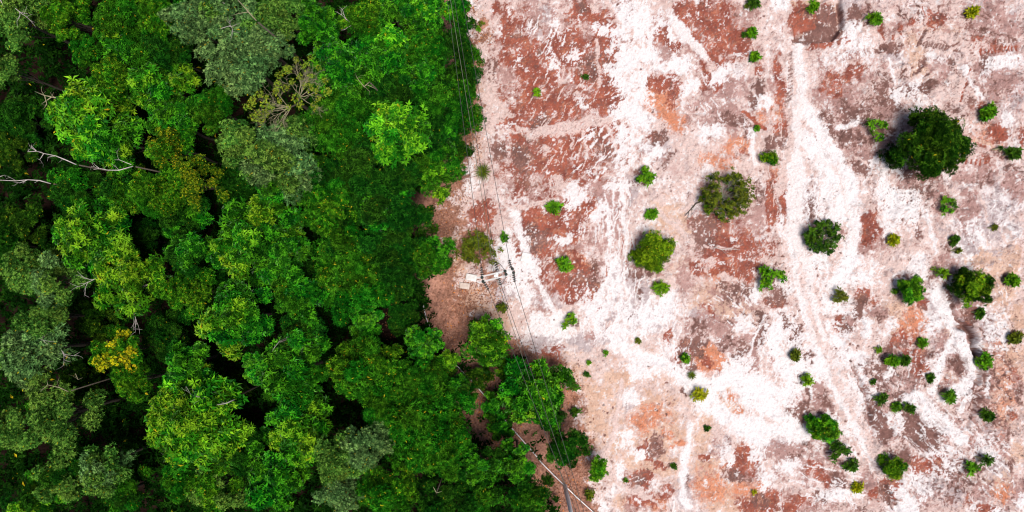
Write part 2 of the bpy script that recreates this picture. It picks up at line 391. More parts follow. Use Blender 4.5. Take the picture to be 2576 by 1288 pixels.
QUAD = {'A': (1288, 0, .5), 'B': (1932, 0, .5), 'C': (1288, 644, .5), 'D': (1932, 644, .5), 'Z': (1172, 0, .3175),
        'Y': (2167, 0, .3175), 'X': (2167, 749.7, .3175), 'W': (1567.5, 749.7, .3175), 'O': (0, 0, 1)}
SURVEY = """
Q O
s d 6 2440 832 2452 856 2458 886 2466 908; s d 4.5 2392 772 2412 800 2436 828; s k 4 2148 932 2170 976 2188 1030 2202 1100
e w 2150 120 50 60 0 .75; e w 2300 240 40 60 0 .6; e w 2230 420 50 50 0 .7; e p 2400 220 60 80 0 .8; e w 2150 960 50 130 -20 .85; e w 2500 820 40 90 0 .6; e w 2390 1170 60 60 0 .6; e w 2300 1230 80 40 0 .6; e o 2480 330 70 60 0 .4; e o 2520 980 40 140 0 .5; e w 2440 600 60 60 0 .6
e r 1350 300 60 40 0 .9; e r 1430 350 110 60 -10 1; e r 1390 420 90 50 0 .9; e r 1330 160 50 60 0 .9; e r 1440 120 50 50 0 .8; e r 1500 170 34 60 0 .8; e r 1370 560 60 40 0 .9; e r 1430 700 60 40 0 .8; e r 1790 60 60 60 0 .9; e r 1850 620 70 40 0 .9; e k 1800 280 60 50 0 .8
e w 1590 90 50 100 0 1; e w 1590 250 46 110 0 1; e w 1580 400 36 60 0 .9; e w 1680 80 30 60 -30 .9; e w 1640 800 90 40 0 .9; e w 1560 790 90 40 0 .9; e w 1990 900 50 100 0 .9; e w 1900 1000 70 50 0 .9; e w 2080 520 40 90 0 .8; e w 2050 640 50 70 0 .8
e g 1242 668 26 16 0 .9; e l 1240 694 34 18 0 .75; e l 1236 722 24 20 0 .7
e r 1410 380 130 70 -15 .85; e r 1350 190 60 110 0 .7; e r 1370 270 90 60 0 .7; e r 1500 230 60 70 0 .7; e r 1400 560 80 60 0 .75; e r 1420 690 60 50 0 .7; e r 1840 620 90 60 0 .75; e r 1320 380 60 120 0 .6; e d 1330 420 60 80 0 .45; e r 1290 80 50 70 0 .55
e d 2250 930 60 60 0 .5; e d 2200 300 60 80 0 .5; e d 2490 960 60 100 0 .4; e d 2400 1200 120 60 0 .45; e g 2420 840 60 160 0 .6
e w 2030 560 60 260 0 .6; e w 2110 820 60 200 0 .6; e w 1560 820 130 50 0 .62; e w 2010 860 60 120 0 .6; e w 1960 960 90 100 0 .55; e p 2010 300 40 200 0 .9; e w 1510 760 90 60 0 .6; e w 1700 900 70 60 0 .5
e w 2260 560 70 70 0 .55; e w 2200 700 90 60 0 .5; e w 1310 640 40 120 0 .6; e p 2220 420 60 60 0 .85; e w 2160 1100 50 90 0 .6; e p 1230 250 36 160 0 .95; e p 1200 430 30 60 0 .95; e p 1780 660 60 50 0 .8
s p 24 1996 130 1998 270 1997 400 2002 560 2022 700 2042 800 2082 900 2132 1000 2192 1110 2222 1180; s w 9 2010 140 2006 300 2004 420 2012 600 2040 740 2070 850; s w 9 1984 420 1990 600 2014 760 2060 900 2120 1020 2180 1140
s w 18 2022 260 2082 360 2132 450 2152 560 2137 660 2092 720; s w 10 2232 440 2227 490 2272 520; s w 20 1560 868 1672 920 1732 960 1792 1030 1852 1070 2012 1096; s w 22 1752 955 1842 960 1912 1020 2022 1090
s p 9 1562 960 1547 1080 1512 1140 1532 1200 1622 1250; s w 16 2352 740 2412 850 2452 940 2392 1000; s w 18 2282 1010 2422 1104; s p 12 1330 340 1440 322 1540 296; s p 8 1290 520 1400 505
s w 8 1300 530 1312 600 1336 680 1400 800 1440 830; s p 12 1700 60 1760 130 1790 170; s p 14 1640 520 1700 560 1740 610
e k 1370 180 180 190 0 .62; e k 1400 400 170 150 0 .62; e k 1300 560 120 70 0 .5; e k 1760 90 80 110 0 .55; e k 1830 280 90 80 0 .5; e k 2140 250 110 160 0 .55; e k 2500 230 90 260 0 .38
e k 2350 60 140 90 0 .34; e g 2480 520 110 160 0 .5; e k 2440 1000 150 230 0 .36; e k 2250 1010 120 160 0 .5; e k 2060 1180 150 90 0 .42; e t 1600 1060 160 200 0 .5; e t 1800 1180 140 90 0 .5
e k 1860 740 100 110 0 .5; e k 1850 600 90 70 0 .5; e g 1600 780 120 90 0 .42; e k 1420 640 120 110 0 .55; e t 2520 950 60 250 0 .62; e k 1480 110 90 130 0 .6; e r 1300 330 70 220 0 .42; e r 1420 380 150 90 0 .5
Q Z
e p 150 250 90 330; e p 250 900 170 150; e t 110 180 70 90 0 .8; e t 90 900 50 400 0 .7
e r 320 230 45 100; e r 400 300 90 70 20 1.1; e d 410 270 60 40 0 .8; e r 360 450 120 90; e d 190 560 50 80; e k 330 560 160 70
e r 220 60 40 60; e k 540 100 150 130 0 .8; e g 640 110 50 70; e g 560 250 70 40; e d 550 190 60 40 0 .6; e r 910 90 120 110 0 .85; e d 925 60 50 45
e r 1050 140 110 60 -20; e w 1090 220 100 60; e r 1080 320 100 160; e p 1010 60 50 80; e w 860 430 60 70; e w 690 330 50 260 0 .8
e d 1000 510 70 110; e k 900 470 60 60; e d 570 440 26 30; e r 870 610 60 60; s p 18 1030 310 1060 520 1060 680
e r 1080 430 70 140; e r 960 600 130 60 0 .9; e w 1170 570 60 60; e r 490 730 80 110; e r 640 640 80 60; e k 480 620 90 60; e r 740 830 140 80
e r 1080 780 120 120; e p 900 760 80 50; e w 930 820 50 50; e r 830 900 130 50 -20 1.1; e d 590 960 80 70; e r 560 930 100 60; e r 680 980 60 40
e r 350 960 90 90; e r 290 990 60 30; e w 410 990 20 40; s p 22 400 1030 640 1020 800 990 960 940 1140 930; s p 14 260 1060 440 1060
e r 850 1130 320 130 0 1.15; e d 510 1090 60 60; e r 400 1100 90 50; e d 430 1240 90 100; e r 660 1250 170 60; e d 260 1180 70 60; e d 1080 1150 90 120 0 .8
s p 14 930 1010 960 1250; s p 12 830 1040 850 1180; e p 640 1180 50 45; e o 420 1190 60 80; s p 14 1130 980 1190 1200; e r 1000 1060 130 80
e w 1210 500 80 330; e w 1230 1080 60 140; e g 1260 60 50 80
Q A
e k 560 40 60 60 0 .5; e w 600 90 90 110; e w 610 290 80 80; e w 560 330 60 100; e w 590 450 70 90; e w 560 570 70 50; e w 580 690 70 70; e w 690 760 50 60
e r 890 60 60 55; e r 880 110 40 40; e k 1080 130 130 100; e r 1060 200 130 100 0 .95; e k 1040 60 90 60; e r 1000 270 60 40; e o 1070 210 50 40 0 .7; e r 1040 325 70 26; e r 990 330 30 40
s w 26 790 60 860 160 930 230 970 290; e w 850 330 70 50; e w 900 420 40 60; e w 950 70 18 18; e k 760 110 80 60 0 .7; e k 780 240 60 50; e r 740 190 50 50 0 .6; e r 820 215 35 25
e o 790 560 60 110 -30 1.2; e r 745 410 60 36; e o 740 480 60 70; e r 820 480 40 60 0 .8; e k 900 560 60 80 0 .5
e k 1080 450 110 70; e g 1080 450 60 40; e d 1090 590 60 45 0 .9; e k 1070 560 110 90; e r 1000 430 60 40 0 .7; e w 1050 390 60 40
e g 670 605 26 20; e d 720 690 60 40 0 .8; e g 740 740 70 80; e d 770 800 40 45 0 .7; e r 700 680 30 20; e p 730 620 60 60
e o 1140 740 70 60; e o 1020 800 90 40 0 .7; e r 1160 770 40 30 0 .7; s p 12 1120 740 1190 840; e w 1010 670 60 45; e p 900 760 90 120
s w 16 1190 660 1230 820; e d 1165 640 26 70 0 .7; e d 1210 500 22 40; e d 1250 440 30 40; e r 1240 340 30 40 0 .7; e k 1200 60 40 40; e d 1195 50 30 40 0 .6
s r 10 1170 560 1260 650; e o 1260 590 40 40 0 .6; e w 1260 520 40 60
e p 250 930 120 70; e w 300 1010 50 100 30; e w 440 1065 50 50; e k 420 960 130 70; e k 500 1100 60 160; e o 365 1035 50 40; e r 360 1020 50 30; e g 450 1000 60 50 0 .8
s w 10 545 930 560 1070 575 1230; s w 9 480 1060 500 1230; e w 530 930 60 40; e g 600 950 40 70; e d 615 930 26 26 0 .7; e w 700 880 30 30
e r 190 1090 150 80; e r 100 1130 90 90; e d 110 1200 70 60; e r 240 1100 100 70; e r 310 1150 50 60; e o 330 1180 30 40; e r 130 1250 120 50; e t 90 1090 60 40; e w 270 1200 50 40; s p 10 0 1045 90 1025 210 1000
s w 22 0 1070 30 1170 60 1250 80 1290; e p 730 1010 70 60; e t 800 1100 110 90 40 .8; e p 880 1040 60 60; e g 930 1040 50 50; s t 7 700 1000 780 1080 900 1180
e r 1010 1150 100 70; e d 980 1140 70 50; e r 1070 1230 140 70; e d 960 1200 70 60; e k 1140 1160 90 80; e r 1160 1260 70 40; s p 7 970 1230 1060 1255 1150 1250; e k 1250 1060 50 90; e d 1230 980 40 60 0 .6
Q B
p t 122 0 372 0 384 150 330 214 130 212; e r 180 100 80 50 -25; e d 280 150 90 60 -12 1.15; e r 290 70 70 50; e g 300 40 50 40; e d 330 70 30 50; e r 300 220 90 16 -14; e r 160 60 40 50; e g 220 190 70 22 -10
e d 440 60 40 50; e d 500 50 50 40 0 .6; e g 440 40 60 60; s g 10 390 20 385 160
e k 40 420 24 150; e r 48 470 18 110; e r 50 330 18 60; e o 70 560 40 120; e r 95 620 30 90; e r 100 560 36 40; e d 60 720 70 40; e d 90 690 40 40; e r 80 640 50 40
e d 130 290 40 30; e d 145 360 34 60; e d 125 440 30 70; e r 90 480 30 40
s w 22 150 230 170 330 175 430 150 540 135 640; s p 16 190 260 200 400 175 540
e k 340 460 100 120; e r 340 420 70 70 0 .75; e d 300 590 40 46; e k 420 520 100 90; e d 430 560 90 50 0 .85; e r 400 400 80 40 0 .6; e r 450 360 40 50 0 .6
e d 590 480 60 110 0 .8; e k 570 560 70 80; e d 540 640 60 60 0 .8; e k 470 660 120 60; e d 420 690 80 50 0 .8; e k 480 760 90 70; e d 480 830 70 60 0 .8; e k 590 720 60 110; e d 590 860 40 40 0 .6
s w 14 360 640 460 605; s p 8 440 770 520 840; e d 320 650 40 20
s w 50 180 700 260 800 330 960 350 1100; s w 40 150 800 150 1000 130 1250; s w 34 380 900 430 1010 420 1200; s p 14 240 780 340 860 400 1000 420 1200
e g 210 1010 46 100; e d 220 1040 34 60 0 .7; e k 300 1040 50 60; e d 310 1090 50 30 0 .6; e r 85 1000 20 100; e r 20 1020 26 120; e o 30 880 40 70 0 .6; e p 70 900 60 120
e r 500 1140 50 70 0 .85; e k 510 1200 80 70; e k 470 1170 60 50; e r 545 1160 20 30
e d 620 245 70 26 -4; e g 640 285 50 34; e k 570 220 30 12; s w 10 620 300 640 420
e p 850 190 120 80; e t 850 160 140 70 0 .6; e r 730 110 30 30 0 .5; e r 840 90 60 36 -10 .8; e k 640 140 60 30; e t 730 240 60 90 0 .7
e d 700 460 40 60 0 .5; e g 720 450 80 40 0 .8; e d 810 430 24 40 40; e d 790 305 30 20; e t 770 320 60 70; e k 880 360 60 60 50; e d 930 300 40 26 0 .6
e k 1110 90 140 90; e g 1060 40 60 40; e d 1050 150 60 34 0 .7; e k 1210 120 60 70; e g 1260 60 20 60; s d 4 1090 160 1180 165 1260 190; e r 1060 190 50 20 0 .7
e r 1150 230 110 26 0 .55; e d 1090 310 30 36; e d 1080 300 20 20; e k 1180 420 110 90; e g 1160 360 80 40; e g 1250 480 40 90; e k 1100 350 50 60
s w 12 990 330 1030 420 1085 490; s w 9 1110 290 1180 295 1280 290; e w 1160 320 100 22; e w 1100 360 20 20
e d 910 430 40 20 0 .6; e d 930 550 40 36 0 .6; e r 1050 530 40 20; e d 1020 520 26 20; e g 1150 560 60 70 0 .7; e r 1150 660 40 40; e r 1165 690 40 20; e w 1210 610 40 60; e g 1210 600 60 60 0 .6
e r 1275 690 20 50; e r 1090 720 60 20 0 .8; e o 1100 720 90 30 0 .6; e d 1220 770 60 26; e r 1090 810 40 30 0 .5; s t 10 1050 700 1160 750 1280 790; e d 1240 850 40 14; e d 1130 855 30 10
e d 760 880 100 30 8; e k 720 900 60 50; e d 780 950 46 40 0 .9; e k 860 990 50 60; e d 870 980 40 40 0 .6; e k 1010 900 70 50; e k 1100 870 70 50; e d 1080 900 60 40 0 .6
s w 18 600 840 575 970 640 1015; e w 700 980 60 40; e w 720 1070 60 60; e w 620 960 40 60; s w 12 800 1090 850 1270
e d 755 1175 18 36; e d 740 1080 40 12; e k 1010 1060 60 120; e g 1100 1100 140 150 0 .8; e g 1230 1000 60 110 0 .7; e d 920 1220 40 40 0 .8; e k 1240 940 60 60; e d 1230 930 30 40 0 .5
e g 1000 1230 60 50; s p 10 1070 980 1110 1120; e w 1230 1180 40 40
e d 640 660 14 80 10 .9; e w 640 480 20 60; e k 1270 230 20 60
Q C
e w 60 110 40 150; e w 60 60 60 60; e g 170 210 80 50; e k 150 150 70 120 0 .6; e w 120 60 40 60; e k 160 260 50 40; e w 230 330 90 60; e w 130 350 60 60
e k 200 60 110 60 0 .8; e r 260 50 60 40 0 .8; e t 270 30 110 50; e r 300 150 90 60; e d 350 110 60 40 0 .8; e r 395 180 60 28 -35 1.1; e r 430 250 20 14; e o 310 130 60 30; e o 330 60 60 60; e d 400 110 50 90 0 .7
s w 16 460 140 440 240 400 290; e w 500 130 40 140; s w 10 535 40 550 230; s w 8 480 100 490 250; s w 8 575 60 570 160; e w 380 300 80 30; e w 450 320 100 50; e g 600 90 70 60; e d 640 80 70 46 0 .8; e g 640 180 60 80; e g 580 270 50 50; e d 600 300 24 18; e d 640 170 20 40 0 .7
e w 720 280 120 100; e g 760 340 130 90 0 .4; e w 560 370 120 40; e g 350 430 80 40; e g 170 440 60 30; e k 390 410 40 30; e w 260 400 60 30; e g 230 470 70 16; e g 470 410 120 40 0 .5; e p 330 520 120 40
e t 850 60 90 70 0 .6; e p 780 140 60 70; e k 870 120 60 100 0 .8; e k 740 60 30 60 0 .7; e r 1000 50 80 40; e r 1060 20 90 40; e o 1050 90 80 60 0 .8; e r 1110 60 60 30; e r 1195 85 42 46; e t 960 180 90 60 0 .7; e p 1090 110 60 40
e t 1060 260 160 130 0 1; e d 1120 180 90 70 0 .7; e k 1010 350 140 60; e d 930 360 60 40 0 .7; e g 960 310 80 50 0 .9; e r 980 260 60 60 0 .4; e w 1230 200 50 50; e w 1170 340 50 40; e k 1080 420 70 50; e d 1080 430 50 30 0 .7; e t 1140 270 80 100
e d 920 450 60 46 -20 1.15; e r 895 470 40 40; e d 880 560 26 50; e r 870 500 30 60; p o 905 590 930 500 990 425 1080 500 1065 560 1040 605 940 605; e r 975 535 30 26; e o 1030 530 46 50 -30 1.25; e r 1025 590 22 12; e r 790 400 14 30 15; e d 880 500 16 50 0 .8; e k 820 540 50 40 0 .6
e d 1150 480 36 50 0 .7; e d 1240 400 36 80 10 .9; e k 1200 440 40 50; s w 7 1270 310 1220 400 1185 510; s w 5 1160 385 1220 390; e k 1200 520 24 50; e d 1240 300 40 24 0 .6; e w 1140 560 90 60; e w 1250 640 60 120
s w 20 560 470 700 510 830 590 880 630 960 640; s w 24 900 640 1010 620 1110 610 1170 690 1240 770 1290 800; s w 26 930 650 1010 680 1060 780 1110 860 1290 930; e w 690 560 130 40; e w 640 600 100 30; e p 640 650 100 24; e w 1000 760 60 50; e w 1240 900 60 80; e p 1240 850 60 40; s w 18 1180 620 1290 690
e o 1110 710 34 22 0 .85; e o 1130 775 22 24 0 .85; e t 1090 740 70 90 0 .7; e d 870 670 12 30; e k 900 680 30 30 0 .6
e t 440 700 80 60; e t 420 830 70 140; e t 500 620 80 40 0 .8; e d 200 560 80 40 0 .8; e t 250 530 110 40; e t 330 640 60 90; e k 320 700 40 80; e k 320 900 50 60; e k 360 960 50 60; e o 240 530 40 20; e r 200 500 60 40
s p 12 540 690 520 850 490 920 455 990 490 1080 530 1150 640 1180 750 1260; e t 560 640 60 50; e w 600 710 60 46; e p 600 700 90 70; e g 600 760 50 40 0 .6; s p 10 450 980 500 900 540 860
e t 700 760 90 70; e o 720 800 70 70 0 .85; e o 640 850 50 50 0 .8; e t 740 900 110 130; e t 660 1050 90 60; e w 550 930 50 60; e w 630 990 50 40; e d 720 960 36 60 20 .9; e r 700 960 56 40 0 .8; e o 780 900 30 20; e o 845 932 24 18 0 1.2; e r 690 1020 26 20; e o 810 970 20 16
e r 650 1120 60 50; e d 640 1130 40 40; e k 560 1110 24 36; e w 540 1090 30 60; e r 975 1022 22 18; e k 1010 1000 20 20; e t 760 1060 80 40; s w 20 890 850 880 1000 860 1100 880 1250; e g 880 1180 40 90; e d 880 1150 16 60 0 .7; e r 760 1050 30 16; e r 770 1200 40 40 0 .7
e t 960 900 60 120 0 .8; e t 1000 1100 90 110; e o 1000 1160 90 90 0 .75; e t 1080 1210 120 90; e o 1180 1180 90 50 0 .8; e r 1230 1250 80 46; e d 1240 1230 50 30; e r 1160 980 46 40; e r 1200 1040 40 30; e r 1130 1070 70 40; e d 1120 1110 60 30; e k 1200 1090 60 40; e w 1230 1010 50 50; e w 1260 1120 40 60; e k 1050 950 50 70 0 .6; e g 1100 905 24 22 0 1.2; e d 1100 900 14 14 0 .8; e g 1060 960 40 40 0 .5; e p 1040 870 50 60; e w 1080 1000 40 60; s p 12 1120 880 1110 960 1070 1020
e r 660 1230 70 40 0 .9; e o 720 1240 60 40; e k 640 1260 90 30; e t 560 1250 60 40
Q D
e r 40 225 40 26; e d 36 200 36 40; e d 95 330 16 44 -15; e d 140 430 46 30 30; e d 155 400 30 40; e d 215 500 14 26 0 .8; e d 185 150 10 12; e d 205 215 8 18; e k 30 570 30 60 0 .6
e k 390 370 44 44; e d 400 385 40 30 0 .7; e r 360 350 20 40 0 .7; e d 470 250 30 50; e d 445 290 40 40; e r 470 200 30 30; e r 535 230 26 20; e k 545 290 50 40; e d 550 310 20 50 0 .6
e d 690 150 50 60 0 .7; e g 680 130 60 60; e p 640 40 90 60; e t 660 250 130 60 0 .7
e k 900 60 60 50; e g 960 40 40 60; e t 1080 30 120 90; e t 1200 100 70 160; e w 1010 100 30 60; e g 850 230 50 40; e d 905 150 20 60 0 .8; e d 930 250 16 26
Q X
e o 400 210 110 100 0 1.15; e t 330 120 130 60; e t 110 140 80 60 0 .8; e w 210 210 80 60 -30; e r 340 320 120 60 -20 .9; e d 330 370 80 40 0 .8; e t 350 270 100 60; e d 130 120 40 60 0 .6; e r 490 60 40 60 0 .9; e d 500 90 26 26; e w 560 220 60 70; e w 40 230 50 100
e k 240 420 90 60; e d 220 400 50 40 0 .7; e r 430 450 90 60; e r 460 560 80 60 0 .9; e k 380 620 90 90; e d 510 440 60 60 0 .7; e g 500 590 70 60; e k 620 330 70 80; e t 680 290 50 60; e g 740 380 50 60; e r 440 500 50 50; e g 330 560 40 80
e w 700 120 40 120 -20; s w 34 600 0 680 130 760 260 720 390 640 480 600 640 570 760; s w 26 780 300 860 430 920 530 870 650 800 720; s w 40 420 780 540 850 660 960 740 1060; s w 24 880 660 820 760 790 880; e w 860 760 60 70
e k 770 520 100 90; e d 760 510 80 60 0 .85; e t 700 630 70 40; e r 680 650 40 26 0 .6; e k 690 700 60 30; e t 790 590 60 40
e g 1000 220 70 130; e w 960 360 40 90; e w 1120 280 50 180; e g 1060 320 40 120; e k 1060 400 50 60; e d 870 100 50 40; e r 900 120 60 30; e k 780 60 60 60; e g 900 40 50 30
s d 14 780 220 850 260 890 330 900 420 940 480 1.0; e d 860 190 50 50; e k 830 300 40 60; e r 830 200 30 30
e t 1200 460 110 90; e t 1170 640 120 100; e r 1190 600 60 90 0 .5; e d 1230 300 70 60 0 .6; e t 1240 160 60 120; e k 1020 660 50 90; e d 1050 640 30 50 0 .6; e t 1130 860 60 160; e o 1150 850 30 60 0 .8; e d 1260 760 40 60; e k 1230 700 50 80; e w 1000 690 22 110; e r 1220 940 60 40 0 .6
e d 920 850 50 100 10 1.1; e g 900 930 60 60; e d 900 720 30 40; e k 960 800 60 60; e d 1060 960 60 30; e g 980 1010 60 50; e g 1090 1090 90 70; e w 1000 1130 60 40
p d 0 700 60 740 130 830 220 960 240 1060 170 1180 100 1140 60 960 20 830; e d 100 900 70 60; e k 160 1080 50 80; e g 170 640 90 60; e d 150 600 100 60 0 .6; e d 60 560 80 50 0 .55; e w 240 600 40 60; e d 300 780 80 40 0 .7; e k 420 700 60 60
e d 470 1050 130 110 25 1.05; e d 560 1130 100 80 40; e d 400 960 70 60; e k 620 1120 90 50; e r 350 910 50 24; e w 290 1000 50 100; e w 230 940 30 50; e d 340 880 110 20 20 .7; e g 480 960 130 50; e d 240 1220 60 40; e r 600 1270 40 30
s w 5 360 1100 460 1200; s w 5 440 1000 520 1080; s w 5 500 980 600 1080; s w 4 420 1060 520 1160; s w 5 540 1000 640 1060; s w 5 480 520 600 480; s w 5 490 545 580 510; s w 4 470 570 540 545
e w 700 1200 90 40; e k 860 1170 40 40; e w 800 1050 60 40; e r 900 1110 40 26 0 .8; e g 940 1130 50 60; e k 720 1100 40 40
Q D
e w 30 420 60 120; e w 60 700 80 90; e w 250 560 40 90; e w 300 860 60 70; e d 160 800 60 46 0 .9; e k 160 760 70 60; e k 270 720 46 80; e d 280 740 40 60 0 .6; e d 200 700 14 50 0 .7; e w 220 680 20 70; e p 60 860 90 70; e w 120 920 60 30
e k 190 930 50 50; e d 190 930 40 30 0 .6; e k 90 990 130 60; e g 60 960 80 40; e d 130 1000 60 30 0 .5; e w 110 1060 70 40; e r 240 1080 40 40; e r 260 1110 40 20; e k 330 1130 80 60; e d 360 1130 60 40 0 .8; e r 290 1120 20 30; e r 30 1210 50 40; e r 10 1260 30 40; e r 160 1230 60 26; e r 120 1265 50 24; e k 210 1270 120 40 0 .8; e d 260 1220 60 30 0 .6; e w 300 1200 60 40; e k 490 1150 40 40; e r 540 1200 26 30; e w 400 1210 80 50; e d 450 1270 60 26 0 .6
e r 620 1160 40 50; e d 610 1190 34 50; e r 780 1060 70 34 15; e d 690 1000 30 50; e w 730 1120 60 60; e r 850 1040 20 26; s w 6 790 1010 860 1080; s w 5 620 1160 700 1110; e k 780 1220 110 40 0 .7; e g 830 1170 80 60 0 .7; e w 690 1240 80 40
e k 960 1090 70 90; e g 940 1200 60 60; e d 1010 1080 70 40 0 .8; e o 1170 1190 50 50; e r 1090 1275 40 24; e g 1130 1060 70 60; e k 1090 1180 60 50; e d 1230 1060 20 40 0 .8; e k 1240 1180 50 80; e w 1270 1240 20 60; e t 1160 1130 80 60; e k 1150 960 70 60; e d 1220 900 20 50 0 .7; e t 1260 1010 40 60; e w 1100 1000 60 40; e d 920 1230 40 40 0 .5; e r 1010 1240 30 30 0 .6
"""
q = QUAD['O']
for line in SURVEY.strip().split('\n'):
    if line.startswith('Q '):
        q = QUAD[line[2:].strip()]; continue
    for it in line.split(';'):
        t = it.split()
        if not t: continue
        k, c = t[0], t[1]; n = [float(x) for x in t[2:]]
        ou, ov, sc = q
        if k == 'e':
            n += [0, 1][len(n) - 4:] if len(n) < 6 else []
            blob(c, ou + n[0] * sc, ov + n[1] * sc, n[2] * sc, n[3] * sc, n[4], n[5])
        elif k == 's':
            pts = [(ou + n[i] * sc, ov + n[i + 1] * sc) for i in range(1, len(n) - 1, 2)]
            stroke(c, n[0] * sc, pts)
        elif k == 'p':
            pts = [(ou + n[i] * sc, ov + n[i + 1] * sc) for i in range(0, len(n) - 1, 2)]
            poly(c, pts)

# forest floor and the leaf-strewn strip along the tree line
EDGE = [(-700, 1176), (0, 1172), (60, 1178), (100, 1196), (200, 1206), (300, 1202), (350, 1188), (400, 1176), (470, 1168), (520, 1105), (600, 1125),
        (650, 1145), (700, 1150), (760, 1165), (820, 1215), (880, 1300), (900, 1400), (960, 1440), (1060, 1455), (1160, 1475), (1230, 1480), (1300, 1520), (2000, 1560)]
DEDGE = [(-700, 1130), (400, 1135), (470, 1110), (520, 1075), (700, 1085), (800, 1070), (900, 1120), (1000, 1150), (1080, 1195), (1160, 1280), (1230, 1360), (1300, 1410), (2000, 1480)]
edge_u = np.interp(VV, [e[0] for e in EDGE], [e[1] for e in EDGE])[:, None].astype(np.float32)
F['l'] = np.maximum(F['l'], np.clip(.5 + (edge_u - U + wx * 1.2) / 55, 0, 1.25))
for b in (('t', 1190, 760, 60, 50), ('t', 1140, 640, 40, 60), ('t', 1250, 790, 50, 40), ('l', 1195, 620, 46, 42), ('l', 1120, 560, 50, 50),
          ('l', 1270, 880, 60, 26), ('l', 1440, 1000, 30, 60, 0, .8), ('l', 1460, 1150, 36, 80), ('l', 1440, 1240, 60, 40, 0, .8),
          ('p', 1180, 470, 30, 60), ('w', 1185, 445, 22, 40), ('r', 1210, 545, 40, 40), ('w', 1270, 640, 36, 60), ('p', 1260, 560, 40, 40),
          ('w', 1300, 690, 26, 60), ('g', 1262, 730, 30, 40, 0, .8), ('p', 1290, 790, 30, 30), ('l', 1215, 100, 26, 12, -35, .9), ('l', 1212, 60, 16, 14)):
    blob(*b)

